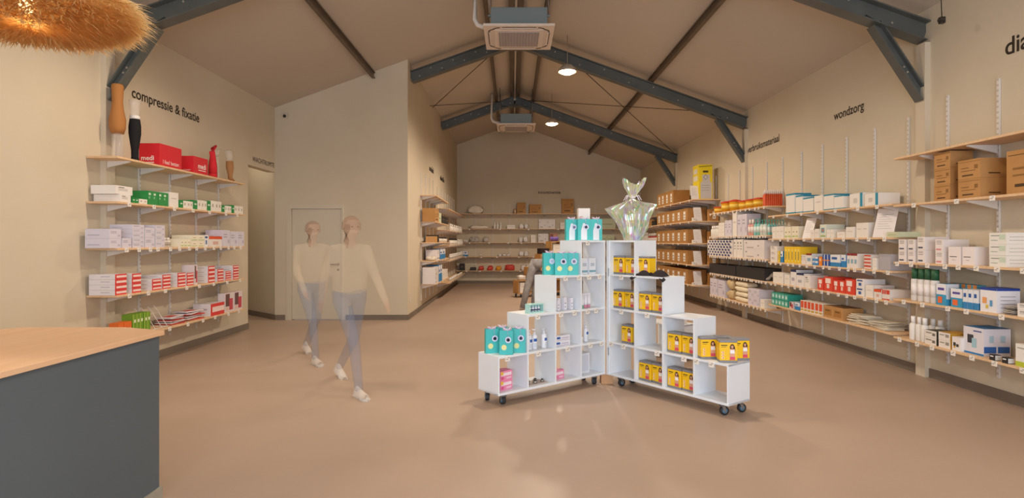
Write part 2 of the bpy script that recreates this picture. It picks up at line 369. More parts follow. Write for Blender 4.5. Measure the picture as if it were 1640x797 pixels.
# wall lettering
INK = M('33291f', .7)
text('wondzorg','R',(XR-.003,7.93,3.14),.68,INK,label='dark lettering wondzorg on the right wall',bold=.014)
text('verbruiksmateriaal','R',(XR-.003,10.85,3.14),1.3,INK,label='dark lettering verbruiksmateriaal on the right wall behind the brace',bold=.014)
text('diabetes','R',(XR-.003,5.17,3.14),.72,INK,label='dark lettering at the right edge, beginning dia',bold=.014)
text('compressie & fixatie','L',(XL+.003,6.60,3.13),1.42,INK,label='dark lettering compressie & fixatie above the left shelves',bold=.014)
text('WACHTRUIMTE','L',(XL+.003,9.66,2.82),.88,INK,label='thin capitals WACHTRUIMTE above the passage opening')
text('incontinentie','F',((862-VX)/F*YB,YB-.003,3.13),.78,INK,label='dark lettering incontinentie on the back wall',bold=.014)
for y, ln, lab in ((13.3,.7,'small dark lettering on the inner side wall, nearer word'),(15.3,.9,'small dark lettering on the inner side wall, farther word')):
    b = MB(); x = 0
    while x < ln: 
        w_ = random.uniform(.05,.1); b.box(0,.003,x,x+w_*.6,0,.09+random.choice((0,.05)),INK); x += w_
    tag(b.build('wall_lettering', None, (XB,y,3.12)), lab, 'lettering')

# ------------------------------------------------------------ shelving
TAGM = M('ece6dd', .4); TAGI = M('aaa39c', .6)
def tagmesh():
    b = MB(); b.box(-.026,.026,-.006,0,-.045,.0,TAGM); b.quad([(-.018,-.0065,-.03),(.006,-.0065,-.03),(.006,-.0065,-.022),(-.018,-.0065,-.022)],TAGI); b.quad([(-.0,-.0065,-.018),(.018,-.0065,-.018),(.018,-.0065,-.01),(-.0,-.0065,-.01)],TAGI)
    o = b.build('price_tag'); me = o.data; bpy.data.objects.remove(o); return me
TAGME = tagmesh()
def tagchild(parent, x, z=0, y=0):
    o = bpy.data.objects.new('price_tag', TAGME); C.objects.link(o); o.parent = parent; o.location = (x, y, z); return o
RZS = {'R': -math.pi/2, 'L': math.pi/2, 'B': 0}
# shelf local frame: x runs to the viewer's right, front at y=0, wall at y=depth, z=0 is the top of the board
def shelf(side, a0, a1, z, depth, label, tags=(), ups=(), group=None):
    L = abs(a1-a0)
    if side == 'R': loc = (XR-depth, max(a0,a1), z)
    elif side == 'L': loc = (XL+depth, min(a0,a1), z)
    elif side == 'I': loc = (XB+depth, min(a0,a1), z)
    else: loc = (min(a0,a1), YB-depth, z)
    rz = {'R': -math.pi/2, 'L': math.pi/2, 'I': math.pi/2, 'B': 0}[side]
    t = thing('wall_shelf', label, 'shelf', loc, rz, group)
    b = MB(); b.box(0, L, 0, depth-.004, -.022, 0, WOOD); b.build('board', t, bevel=.002)
    for u in ups:
        x = (loc[1]-u) if side == 'R' else ((u-loc[1]) if side in 'LI' else u-loc[0])
        if 0.02 < x < L-.02:
            b = MB(); vs = [(x+s*.012, yy, zz) for s in (-1,1) for yy, zz in ((.03,-.022),(depth-.03,-.022),(depth-.03,-.10),(depth*.6,-.075),(.03,-.035))]
            b.add(vs, [(0,1,2,3,4),(9,8,7,6,5)]+[(i,5+i,5+(i+1)%5,(i+1)%5) for i in range(5)], UPR); b.build('bracket', t)
    for u in tags: tagchild(t, u*L, -.0)
    return t
SLOT = M('8c8378',.7)
def upright(side, u, z0, z1, label, group=None):
    b = MB(); b.box(-.0125,.0125,-.022,-.002,0,z1-z0,UPR)
    n = int((z1-z0)/.05)
    for k in range(n):
        z = .03+k*.05
        for s in (-.005,.005): b.quad([(s-.0022,-.0225,z),(s+.0022,-.0225,z),(s+.0022,-.0225,z+.018),(s-.0022,-.0225,z+.018)],SLOT)
    loc = {'R':(XR,u,z0),'L':(XL,u,z0),'I':(XB,u,z0),'B':(u,YB,z0)}[side]; rz = {'R':-math.pi/2,'L':math.pi/2,'I':math.pi/2,'B':0}[side]
    return tag(b.build('shelf_upright', None, loc, rz), label, 'shelf upright', group)
ORD = ['first','second','third','fourth','fifth','sixth','seventh','eighth','ninth','tenth','eleventh','twelfth','thirteenth','fourteenth','fifteenth','sixteenth','seventeenth','eighteenth','nineteenth','twentieth','twenty-first','twenty-second','twenty-third','twenty-fourth','twenty-fifth','twenty-sixth']
LEV = ['top','second','third','fourth','bottom']
BAYS = {}
def bay(key, side, a0, a1, zs, depth, ups, nm, uz, ntag):
    BAYS[key] = (side, a0, a1, zs, depth, nm)
    for i, z in enumerate(zs):
        k = ntag[i]; R = random.Random(i*7+len(nm)); tg = [(j+.5)/k+R.uniform(-.2,.2)/k for j in range(k)] if k else []
        shelf(side, a0, a1, z, depth, 'birch wall shelf on white brackets, %s shelf of %s' % (LEV[i], nm), tg, ups, 'birch wall shelves')
    us = sorted(ups, reverse=(side == 'R'))
    for j, u in enumerate(us): upright(side, u, uz[0], uz[1], 'white slotted shelf upright, %s from left in %s' % (ORD[j], nm), 'white shelf uprights')
LUP = [6.13,6.72,7.32,7.93,8.53]
bay('L','L',5.89,8.69,[2.34,1.87,1.385,.895,.435],.33,LUP,'left wall',(.25,2.62),[0,7,14,8,8])
bay('N','R',6.2,3.5,[2.36,1.85,1.235,.835,.425],.33,[5.84,5.23,4.63,4.03],'nearest right bay',(.2,2.95),[0,5,13,9,11])
bay('M','R',9.24,6.22,[1.87,1.50,1.13,.80,.45],.33,[8.8,8.21,7.61,7.02,6.42],'middle right bay',(.12,2.85),[7,12,16,16,0])
bay('A','R',12.0,9.27,[2.04,1.56,1.165,.80,.345],.33,[11.8,11.2,10.6,10.0,9.42],'next right bay',(.12,2.85),[14,26,24,22,18])
bay('C','R',16.2,12.25,[2.37,1.90,1.42,.95,.51],.60,[16.0,15.4,14.8,14.2,13.6,13.0,12.5],'carton bay',(.2,2.9),[6,6,6,6,6])
bay('D','R',19.5,16.25,[2.2,1.9,1.42,.95,.46],.33,[19.2,18.6,18.0,17.4,16.8],'far right bay',(.2,2.7),[0,4,6,4,4])
bay('I','I',12.0,14.45,[2.44,1.88,1.44,1.05,.56],.33,[12.08,12.68,13.28,13.88],'inner wall near bay',(.2,2.95),[0,0,0,5,5])
bay('J','I',14.5,19.4,[2.30,1.75,1.36,.97,.40],.33,[14.6,15.2,15.8,16.4,17.0,17.6,18.2,18.8],'inner wall far bay',(.2,2.85),[0,8,10,12,12])
bay('B','B',-1.93,4.1,[2.42,1.90,1.43,.945,.46],.33,[-1.3+.6*k for k in range(9)],'back wall',(.2,2.75),[0,6,9,10,10])

# ------------------------------------------------------------ products
LOW = .0008
def patch(b, face, w, d, h, u0, v0, u1, v1, m):
    b.np = getattr(b, 'np', 0)+1; LOW = .0005+.0003*b.np
    if face == 'F': b.quad([(-w/2+w*u0,-d/2-LOW,h*v0),(-w/2+w*u1,-d/2-LOW,h*v0),(-w/2+w*u1,-d/2-LOW,h*v1),(-w/2+w*u0,-d/2-LOW,h*v1)],m)
    if face == 'R': b.quad([(w/2+LOW,-d/2+d*u0,h*v0),(w/2+LOW,-d/2+d*u1,h*v0),(w/2+LOW,-d/2+d*u1,h*v1),(w/2+LOW,-d/2+d*u0,h*v1)],m)
    if face == 'L': b.quad([(-w/2-LOW,d/2-d*u0,h*v0),(-w/2-LOW,d/2-d*u1,h*v0),(-w/2-LOW,d/2-d*u1,h*v1),(-w/2-LOW,d/2-d*u0,h*v1)],m)
    if face == 'T': b.quad([(-w/2+w*u0,-d/2+d*v0,h+LOW),(-w/2+w*u1,-d/2+d*v0,h+LOW),(-w/2+w*u1,-d/2+d*v1,h+LOW),(-w/2+w*u0,-d/2+d*v1,h+LOW)],m)
def mm(c): return c if not isinstance(c, str) else M(c, .5)
def BX(base, *ps, name='product_box', cat='box'):
    def f(w, d, h):
        b = MB(); b.box(-w/2,w/2,-d/2,d/2,0,h,mm(base))
        for p in ps: patch(b, p[0], w, d, h, *p[1:5], mm(p[5]))
        return b.build(name)
    f.cat = cat; return f
def lines(face, u0, u1, vs, c, t=.05): return [(face,u0,v,u1,v+t,c) for v in vs]
K = {}
K['white'] = BX('e9e4de', *lines('F',.15,.7,(.6,.45),'a09a98'), ('F',.15,.75,.5,.85,'7d7876'))
K['whiteplain'] = BX('ebe6de', ('F',.2,.55,.8,.62,'cfc8bf'))
K['lilac'] = BX('d6d2de', *lines('F',.1,.6,(.55,.7),'9b97ab'), ('L',.1,.3,.6,.4,'b6b2c2'), ('F',.7,.2,.9,.4,'b8b4c6'))
K['cream'] = BX('ece6cf', ('F',.1,.1,.9,.25,'b9c98a'), ('F',.3,.5,.7,.6,'a8a08a'))
K['greenbox'] = BX('2f8f4a', ('F',.1,.7,.5,.85,'d8ead8'), ('F',.1,.45,.35,.6,'8cc79a'))
K['smallgreen'] = BX('2b8a45', ('F',.2,.5,.8,.65,'e0eee0'))
K['whitesm'] = BX('ece7dc', ('F',.3,.4,.7,.7,'b5ad9f'))
K['redend'] = BX('e4dfe2', ('F',0,0,1,1,'d8403c'), ('F',.12,.3,1,.72,'f0d8d2'), *lines('L',.45,.8,(.5,),'b3adb5',.12))
K['tealrim'] = BX('e9e6e0', ('F',0,0,1,.07,'2a8fae'), ('F',0,.92,1,1,'2a8fae'), ('R',0,0,1,.07,'2a8fae'), ('R',0,.92,1,1,'2a8fae'), ('T',0,0,1,1,'2a8fae'))
K['tealband'] = BX('ebe6df', ('F',.8,0,1,1,'2a8fae'), ('F',.3,.3,.6,.65,'cfc9c4'))
K['yellow'] = BX('efc930', ('F',.3,.1,.7,.85,'f6e27a'), ('F',.4,.2,.6,.7,'6e6233'))
K['blue'] = BX('2f86c4', ('F',0,.5,1,1,'e4e8ee'), ('F',.1,.6,.6,.75,'3a62a8'))
K['bluewhite'] = BX('e3e6ea', ('F',0,0,1,.35,'3584bd'), ('F',.15,.6,.7,.8,'2c5fa5'), ('R',0,0,1,.35,'3584bd'))
K['orange'] = BX('ef8b30', ('F',.2,.5,.8,.8,'f6d3a8'))
K['blueorange'] = BX('2e58a4', ('F',.42,0,.58,1,'f0f0f0'), ('F',0,.45,1,.55,'e88b32'))
K['red'] = BX('dc4631', ('F',.15,.55,.75,.9,'f3e3dc'), ('F',.3,.2,.6,.5,'f0d9cf'))
K['redstripe'] = BX('e8e0d8', ('F',0,.55,1,.95,'d24a35'), ('F',0,0,1,.12,'d24a35'))
K['redtop'] = BX('e9e5e0', ('F',0,.85,1,1,'8f2f2a'), ('T',0,0,1,1,'8f2f2a'), ('F',.2,.3,.8,.6,'8fb1c6'))
K['navytop'] = BX('e9e6e4', ('F',0,.86,1,1,'28305c'), ('T',0,0,1,1,'28305c'), ('F',.2,.3,.7,.5,'b5b2ba'))
K['bluedia'] = BX('ebe8e6', ('F',.3,.2,.65,.55,'3561a8'), ('F',.1,.72,.8,.88,'2d4f8f'))
K['teal'] = BX('2e9c8a', ('F',.12,.15,.85,.85,'8ccbbf'), ('F',.3,.35,.7,.6,'dfeeea'))
K['orangeface'] = BX('e6dfd4', ('F',.1,.35,.9,.95,'d9552f'), ('F',.1,.1,.9,.25,'c9a13a'))
K['polka'] = BX('e2dcd8', *[('F',(i+.2+.5*(j%2))/8.6,(j+.15)/6,(i+.7+.5*(j%2))/8.6,(j+.8)/6,'3d4a7c') for i in range(8) for j in range(6)])
K['bigwhite'] = BX('e0dad8', ('F',.1,.65,.16,.75,'4a4a6a'), ('F',.7,.3,.74,.45,'4a4a6a'), ('F',.15,.12,.5,.25,'b9b0aa'))
K['carton'] = BX(CARD, ('F',.33,.18,.68,.78,'e9e2d8'), ('F',.38,.3,.62,.36,'77706a'), ('F',.38,.5,.62,.56,'77706a'), ('F',.0,.92,1,.94,'7d5527'), name='cardboard_carton', cat='carton')
K['cartonbig'] = BX(CARD2, ('F',.04,.88,1,.9,'6e4c26'), ('F',.15,.4,.8,.44,'8a6233'), ('F',.15,.55,.5,.6,'8a6233'), ('F',.2,.15,.7,.22,'4d361d'), ('R',.25,.2,.6,.26,'4d361d'), ('F',.75,.5,.9,.7,'8a6233'), name='cardboard_carton', cat='carton')
K['opencarton'] = BX(CARD2, ('F',.1,.2,.85,.75,'a9773c'), ('F',.2,.55,.7,.65,'6a4a24'), ('T',.06,.06,.94,.94,'6a4a24'), name='cardboard_carton', cat='carton')
K['greenline'] = BX('e8e6df', ('F',.1,.7,.6,.78,'8e948c'), ('F',.1,.3,.5,.36,'9aa89a'), ('F',.6,.4,.95,.85,'c9d8c4'), *lines('R',.1,.8,(.3,.6),'b9b4b0'))
K['tonerbox'] = BX('ece5e2', *lines('F',.15,.8,(.85,.75,.62),'938b88',.04), ('F',.12,.12,.75,.24,'4e5468'))
K['tonerpink'] = BX('ece5e2', *lines('F',.15,.8,(.85,.75,.62),'938b88',.04), ('F',.12,.12,.75,.24,'d98a8a'))
K['logobox'] = BX('ece4e2', ('F',.12,.42,.7,.47,'7a7474'), ('F',.3,.25,.6,.28,'b5adab'))
K['bigdevice'] = BX('dcd9e0', ('F',0,0,1,.07,'2f7fc0'), ('F',.2,.4,.5,.72,'3a3d45'), ('F',.42,.25,.65,.6,'9fc6d4'), ('F',.5,.85,.9,.9,'5a62a0'), ('R',0,.12,.46,.35,'2f62a8'), ('R',.52,.12,.96,.35,'2f62a8'), ('R',.2,.5,.36,.75,'a9c4cf'), ('R',.62,.5,.8,.75,'a9c4cf'), ('T',0,0,1,1,'3a86c8'))
K['blacktop'] = BX('e6e0d8', ('F',.1,.6,.6,.75,'8a8479'), ('F',.65,.3,.9,.7,'77726a'), ('T',0,0,1,1,'4a4a3c'), ('R',0,0,1,1,'3e4034'))
K['yellowend'] = BX('e8e1d9', ('F',.1,.6,.5,.72,'8a8479'), ('F',.6,.4,.9,.8,'9a948a'), ('R',0,0,1,1,'c9962e'), ('T',0,0,1,1,'c08f2c'))
K['gunbox'] = BX('e8e3de', ('F',.15,.35,.45,.6,'3a3836'), ('F',.5,.3,.8,.5,'3a3836'), ('F',.2,.2,.4,.35,'c9962e'))
K['glucose'] = BX('e9e8ec', ('F',0,.9,1,1,'26439a'), ('T',0,0,1,1,'26439a'), ('R',0,.9,1,1,'26439a'), *lines('R',.15,.8,(.2,.35,.5,.65),'a8a2ae',.03), ('F',.15,.35,.4,.6,'e8a262'), ('F',.6,.25,.75,.5,'5c9ac9'), ('F',.35,.15,.5,.3,'d9c04a'))
K['test'] = BX('3a9ac4', ('F',0,.5,1,1,'e8e8ee'), ('F',.15,.7,.8,.82,'5a4f9c'), ('F',.15,.1,.6,.4,'e7703c'), ('R',0,0,1,.3,'3a9ac4'), ('R',0,.3,1,1,'e6e6ea'))
K['testback'] = BX('4a9ab8', ('F',.2,.35,.9,1,'d98a48'), ('F',.2,.2,.9,.35,'6a5a4a'))
K['smallblack'] = BX('2f2d2f', ('F',.15,.6,.7,.8,'e6e4e4'), ('R',0,.1,1,.9,'cfd0cc'))
K['whitegreen'] = BX('e9e6e0', ('F',0,0,1,.22,'b5c23c'), ('F',.5,.5,.9,.65,'5a5652'), ('F',.1,.8,.7,.85,'a9a49e'))
K['picbox'] = BX('d9e0d2', ('F',.2,.4,.75,.75,'6d9cb0'), ('F',.35,.5,.6,.65,'d86f44'), ('F',.1,.1,.9,.2,'9ab06a'))
K['dark'] = BX('2d2826', ('F',.2,.5,.8,.6,'6a6058'))
K['wooden'] = BX(OAK, ('F',.1,.1,.9,.9,'cf9a55'), name='wooden_box', cat='box')
K['sage'] = BX('c9cfae', ('F',.1,.4,.8,.5,'a3ad84'))
K['photo'] = BX('dccfd0', ('F',.1,.3,.55,.95,'6a4a48'), ('F',.5,.1,.9,.7,'c24a55'), ('F',.15,.1,.4,.25,'e4b8a8'))
K['darkteal'] = BX('1d6f66', ('F',.1,.2,.9,.8,'2f8f80'))
K['orangesm'] = BX('e2702f', ('F',.2,.3,.8,.6,'f0b98a'))
K['green'] = BX('6d9a2e', ('F',.1,.0,.3,1,'a9c24e'), ('F',.4,.6,.9,.75,'e0e8c8'))
K['organizer'] = BX('b3826a', ('F',.1,.1,.45,.9,'8a4d40'), ('F',.5,.2,.9,.8,'c99a80'))
K['redorange'] = BX('e6dfda', ('F',0,.72,1,1,'d9552f'), ('T',0,0,1,1,'d9552f'), ('F',.3,.2,.7,.5,'d8b0a0'))
def DOC(w, d, h):
    b = MB(); dd = .05
    b.add([(-w/2,-dd,0),(w/2,-dd,0),(w/2,dd,h),(-w/2,dd,h),(-w/2,-dd+.004,0),(w/2,-dd+.004,0),(w/2,dd+.004,h),(-w/2,dd+.004,h)], [(0,1,2,3),(7,6,5,4),(0,4,5,1),(1,5,6,2),(2,6,7,3),(3,7,4,0)], M('e6e0dc',.4))
    for k in range(7):
        z = h*(.3+.08*k); y = -dd+2*dd*z/h-.0015; y2 = -dd+2*dd*(z+.01*h)/h-.0015
        b.quad([(-w*.35,y,z),(w*(.35-.1*(k%3)),y,z),(w*(.35-.1*(k%3)),y2,z+.01*h),(-w*.35,y2,z+.01*h)],M('a49e9c'))
    b.obox((0,dd*.8,h*.8),(0,dd*1.6,.003),w*.5,.004,M('e6e0dc',.4),up=(1,0,0) if False else (0,1,0)); return b.build('information_sheet')
DOC.cat = 'sheet'
def BOT(body='e9e6e4', cap='d8d8d8', label=None, kind='cap', name='bottle'):
    def f(w, d, h):
        r = min(w, .25 if kind == 'bucket' else .09, d if kind == 'bucket' else 1)/2*.9; b = MB(); hb = h*(.72 if kind != 'tube' else .74)
        if kind == 'bucket':
            b.lathe([(r*.85,0),(r,h*.8),(r*1.02,h*.82)],mm(body),16); b.lathe([(r*1.08,h*.8),(r*1.08,h*.92),(r*.8,h*.94),(r*.4,h)],mm(cap),16)
            b.lathe([(r*.955,h*.3),(r*.985,h*.6)],M('f2cf5a'),16) if label else None
        elif kind == 'tube':
            b.lathe([(r*.9,0),(r,.01),(r*.95,hb)],mm(body),10); b.lathe([(r*.7,hb),(r*.7,h*.97),(r*.3,h)],mm(cap),10)
        else:
            b.lathe([(r*.9,0),(r,h*.03),(r,hb*.9),(r*.75,hb*.97),(r*.38,hb)],mm(body),14)
            if label: b.lathe([(r*1.012,hb*.25),(r*1.012,hb*.75)],mm(label),14)
            if kind == 'pump':
                b.lathe([(r*.4,hb),(r*.4,hb+h*.08),(r*.15,hb+h*.09),(r*.15,h*.95)],mm(cap),10); b.box(-r*.8,r*.25,-r*.2,r*.2,h*.93,h,mm(cap))
            elif kind == 'spray': b.lathe([(r*.85,hb*.95),(r*.85,h)],mm(cap),14)
            else: b.lathe([(r*.6,hb),(r*.6,h)],mm(cap),12)
        return b.build(name)
    f.cat = 'bottle' if kind != 'bucket' else 'container'; return f
K['sharps'] = BOT('eba91f','d0442a','y','bucket','sharps_container')
K['whitebottle'] = BOT('e6e2da','f0ece6',None,'cap')
K['tealpump'] = BOT('7fc4bd','3fa39b','dcebe8','pump'); K['clearpump'] = BOT('cfd8cf','4fa79c','e8e8e0','pump')
K['jar'] = BOT('e3ddd4','f1ede6','b9b2a6','cap','jar'); K['darkbottle'] = BOT('dcd4c8','2a2422','e8e0d4','cap')
K['pinkbottle'] = BOT('e2a79a','e8e2dc','f0e4de','cap'); K['greencap'] = BOT('dcd7d2','2c5c3c','ece6e4','spray','spray_can')
K['orangetube'] = BOT('e0633a','ece4dc',None,'tube','sample_tube'); K['redbottle'] = BOT('b3413a','e8e2da','f0e6e0','cap')
K['bluecapbottle'] = BOT('e8e4e2','34406e','cdc9d4','cap')
def CRATE(c='2b2a2c', name='black_tray', m=None):
    def f(w, d, h):
        b = MB(); t_ = .006; m_ = m or M(c,.5)
        b.box(-w/2,w/2,-d/2,d/2,0,t_,m_); b.box(-w/2,w/2,-d/2,-d/2+t_,t_,h,m_); b.box(-w/2,w/2,d/2-t_,d/2,t_,h,m_); b.box(-w/2,-w/2+t_,-d/2+t_,d/2-t_,t_,h,m_); b.box(w/2-t_,w/2,-d/2+t_,d/2-t_,t_,h,m_)
        b.box(-w/2-.004,w/2+.004,-d/2-.006,-d/2,h-.015,h,m_)
        return b.build(name)
    f.cat = 'tray'; return f
K['tray'] = CRATE(); K['bin'] = CRATE(name='plastic_bin', m=M('cfccd2',.3,0,.55))
def SOFT(c, name='folded_towel', cat='towel', m=None, amp=.12):
    def f(w, d, h):
        w *= .9; d *= .9; b = MB(); n = 14; vs = []; fs = []; sd = random.random()*50
        for j in range(9):
            t_ = math.pi*j/8
            for k in range(n*2):
                a = math.pi*k/n; sp = lambda v, e: math.copysign(abs(v)**e, v)
                p = Vector((w/2*sp(math.sin(t_),.5)*sp(math.cos(a),.45), d/2*sp(math.sin(t_),.5)*sp(math.sin(a),.45), h/2-h/2*sp(math.cos(t_),.6)))
                q = 1+amp*noise.noise(Vector((p.x*14+sd,p.y*14,p.z*22)))*1.4
                vs.append((p.x*q, p.y*q, max(0,p.z*(1+amp*.8*noise.noise(Vector((p.x*18+sd,p.y*18,sd)))))))
        for j in range(8):
            for k in range(n*2): fs.append((j*n*2+k, j*n*2+(k+1)%(n*2), (j+1)*n*2+(k+1)%(n*2), (j+1)*n*2+k))
        b.add(vs, fs, mm(m or c), True); return b.build(name)
    f.cat = cat; return f
K['towel'] = SOFT('ece0c4'); K['knit'] = SOFT('cdb489','knitted_bandage','bandage',amp=.3)
K['bagclear'] = SOFT('e0dcd6','clear_plastic_pouch','pouch',M('dcd6ce',.25,0,.6),.5)
K['pouchwhite'] = SOFT('e4e0de','white_soft_pack','soft pack',None,.25); K['pouchred'] = SOFT('d0493c','red_soft_pack','soft pack',None,.25)
K['pouchorange'] = SOFT('e39a28','orange_soft_pack','soft pack',None,.25); K['whitebag'] = SOFT('e6dccb','white_bag','bag',None,.35)
def SHEETS(n, c='e4dcc8', ac=None, name='paper_packet'):
    def f(w, d, h):
        b = MB(); R = random.Random(int(w*1e4))
        for i in range(n):
            z = h*i/n; b.X = Matrix.Translation((R.uniform(-.03,.03)*w*4*.3,R.uniform(-.01,.01),z)) @ Matrix.Rotation(R.uniform(-.25,.25),4,'Z') @ Matrix.Rotation(R.uniform(-.04,.04),4,'Y')
            s = w*.42; b.box(-s,s,-d*.4,d*.4,0.003,h/n*.8,mm(c if not ac or i%3 else ac))
            b.quad([(-s*.7,-d*.3,h/n*.8+.001),(s*.5,-d*.3,h/n*.8+.001),(s*.5,d*.1,h/n*.8+.001),(-s*.7,d*.1,h/n*.8+.001)],mm(ac or 'b9b4a4'))
        b.X = Matrix.Identity(4); return b.build(name)
    f.cat = 'packets'; return f
K['sheets'] = SHEETS(7); K['sheetsred'] = SHEETS(6,'dcd4d8','c8433c'); K['sheetsgrey'] = SHEETS(6,'b9b3ac','77716c')

counts = {}
def run(key, lev, specs):
    side, a0, a1, zs, depth, nm = BAYS[key]; z = zs[lev]; 
    xf = {'R': XR-depth, 'L': XL+depth, 'I': XB+depth, 'B': YB-depth}[side]
    tot = {}
    for sp in specs: tot[sp[1]] = tot.get(sp[1], 0)+(sp[5] if len(sp) > 5 else 1)
    cnt = {}
    for sp in specs:
        kind, look, p0, p1, yt = sp[:5]; n = sp[5] if len(sp) > 5 else 1; m = sp[6] if len(sp) > 6 else 1
        dp = sp[7] if len(sp) > 7 else min(.25, depth-.05); ins = sp[8] if len(sp) > 8 else .022
        if side == 'B':
            Yf = xf+ins; A0, A1 = (p0-VX)*Yf/F, (p1-VX)*Yf/F; h = HC+(VY-yt)*Yf/F-z
        else:
            X = xf + (ins if side == 'R' else -ins)
            A0, A1 = X*F/(p0-VX), X*F/(p1-VX)       # Y at left and right pixel
            Yn = min(A0, A1); h = HC+(VY-yt)*Yn/F-z
        h = max(h, .03); W = abs(A1-A0)
        for i in range(n):
            cnt[look] = cnt.get(look, 0)+1; c = A0+(A1-A0)*(i+.5)/n
            for j in range(m):
                wi = W/n-.004
                o = K[kind](wi, dp, h/m-(.0012 if m > 1 else 0))
                jit = random.uniform(-.004,.004) if m == 1 else random.uniform(-.0015,.0015)
                zz = z + j*h/m
                if side == 'R': o.location = (X+dp/2+jit, c, zz)
                elif side == 'L' or side == 'I': o.location = (X-dp/2+jit, c, zz)
                else: o.location = (c, Yf+dp/2+jit, zz)
                o.rotation_euler = (0,0,{'R':-math.pi/2,'L':math.pi/2,'I':math.pi/2,'B':0}[side])
                lab = look
                if m > 1:
                    pos = ['bottom','second up','third up','fourth up','fifth up'][j]
                    if j == m-1: pos = 'top'
                    lab += ', %s %s' % (pos if pos in ('top','bottom') else pos, 'of its stack' if tot[look] == 1 else 'of %s stack' % ORD[cnt[look]-1])
                elif tot[look] > 1: lab += ', %s from left' % ORD[cnt[look]-1]
                lab += ', %s shelf of %s' % (LEV[lev], nm)
                tag(o, lab, K[kind].cat, ('%s items, %s shelf of %s' % (look, LEV[lev], nm)) if tot[look]*m > 1 else None)
# ---- left wall
run('L',1,[('white','large white carton',193,210,311,1,1,.28),('smallgreen','small green carton',212,222,316,2),('whitesm','small white carton',223,236,318,2),
 ('greenbox','tall green carton',237,270,305,4),('whiteplain','tall white pictured carton',271,286,307),('smallgreen','small green spine',287,293,320),('whitesm','small pale carton',293.5,309.5,321,3),
 ('smallgreen','short green carton',310,316,320),('whitesm','upright pale carton',316.5,331.5,320,3),('smallgreen','mid green carton',332,337.5,321),('whitesm','cream upright carton',338,355,321,3),
 ('smallgreen','narrow green carton',356,360,328),('whitesm','little cream carton',360.5,371,329,3),('smallgreen','last green carton',371.5,375,328),('whitesm','right hand cream carton',375.5,389,329,3)])
o = K['white'](.26,.26,.09); o.location = (-4.26,6.05,1.9505); o.rotation_euler = (0,0,math.pi/2); tag(o,'white carton lying on the large white carton, left wall','box')
run('L',2,[('lilac','pale lilac carton',175,194,366,1,2),('lilac','lilac carton beside it',195,210,381,1,1),('lilac','tall lilac stacked carton',212,231,359,1,5),('lilac','wide lilac carton',232,248,364,1,2),('lilac','lilac carton in fours',249,264,360,1,4),
 ('jar','small white tub',266,288,380,4),('cream','small green striped carton',289,305,382,3),('cream','cream green banded carton',306,327,376,2,2),('bluedia','small blue white carton',328,334,376),('redorange','orange topped carton',335,356,378,1),('lilac','lilac white carton',357,368,368,1),('lilac','right hand lilac carton',369,391,370,2)])
run('L',3,[('redend','long red ended white carton',184,203,439,1,4,.27),('redend','red ended carton',211,226,438,1,4,.27),('redend','low red ended carton',243,258,447,1,3,.27),('redend','squat red ended carton',259.5,273,440,1,4,.27),('redend','mid red ended carton',284,297,437,1,4,.27),('redend','next red ended carton',298.5,310,437,1,4,.27),
 ('photo','photo printed carton',311.5,317,424,1,1,.16),('redend','neat red ended carton',333,344,426,1,4,.27),('redend','short red ended carton',348,358,431,1,4,.27),('redend','narrow red ended carton',361,370,434,1,4,.27),('redend','last red ended carton',373,382,425,1,5,.27)])
run('L',4,[('orangesm','small orange carton',190,211,518,5,1,.1),('green','tall green carton',212,241,504,5,1,.12),('sheetsred','pile of red white packets',277,300,508,1,1,.26),('sheetsred','second pile of red packets',303,330,499,1,1,.26),('redend','low white red carton',337,359,487,1,1,.24),('photo','upright photo packet',360,388,470,2,1,.1)])
# wire leaflet rack
t = thing('wire_rack','white wire leaflet rack standing on the lower left shelf','rack',(-4.24,6.645,.437),math.pi/2)
for k,x in enumerate((-.17,-.06,.06,.17)):
    b = MB(); b.tube([(x,-.12,.005),(x,-.1,.01),(x+.0,.02,.2),(x,.06,.25),(x,.085,.255)],.0035,M('e9e6e2',.3)); b.build('wire',t)
b = MB(); b.tube([(-.18,-.115,.006),(.18,-.115,.006)],.0035,M('e9e6e2',.3)); b.tube([(-.17,-.0,.17),(.17,-.0,.17)],.003,M('e9e6e2',.3)); b.tube([(-.17,-.115,.006),(-.17,.1,.006),(.17,.1,.006),(.17,-.115,.006)],.0035,M('e9e6e2',.3)); b.build('cross_wire',t)
# top shelf: display legs and red cartons
def leg_profile(h, top=.06, ank=.033): return [(ank*1.05,0),(ank,h*.08),(ank*1.05,h*.18),(top*.95,h*.5),(top*1.02,h*.62),(top*.82,h*.82),(top*.86,h)]
CLR = M('e4dcd2',.12,0,.28)
t = thing('stocking_display','clear display leg with tan stocking on the upper half','stocking display',(-4.25,6.12,2.341))
b = MB(); b.lathe([(.05,0),(.055,.03),(.055,.3)],CLR,18); b.build('clear_leg',t)
b = MB(); b.lathe([(.058,.27),(.075,.33),(.078,.42),(.055,.55),(.05,.62),(.058,.78),(.05,.8)],M('a8713c',.8),20); b.build('tan_stocking',t)
t = thing('stocking_display','clear display leg wearing a long black sock','stocking display',(-4.17,6.28,2.341))
b = MB(); b.lathe([(.05,.46),(.045,.54),(.055,.64),(.06,.67)],CLR,18); b.build('clear_leg',t)
b = MB(); b.lathe([(.03,.0),(.042,.01),(.034,.04),(.036,.12),(.06,.3),(.06,.38),(.05,.46)],M('131214',.85),20); b.build('black_sock',t)
b = MB(); b.lathe([(.051,.46),(.047,.5),(.045,.5)],M('e8e4e0'),20); b.build('white_cuff',t)
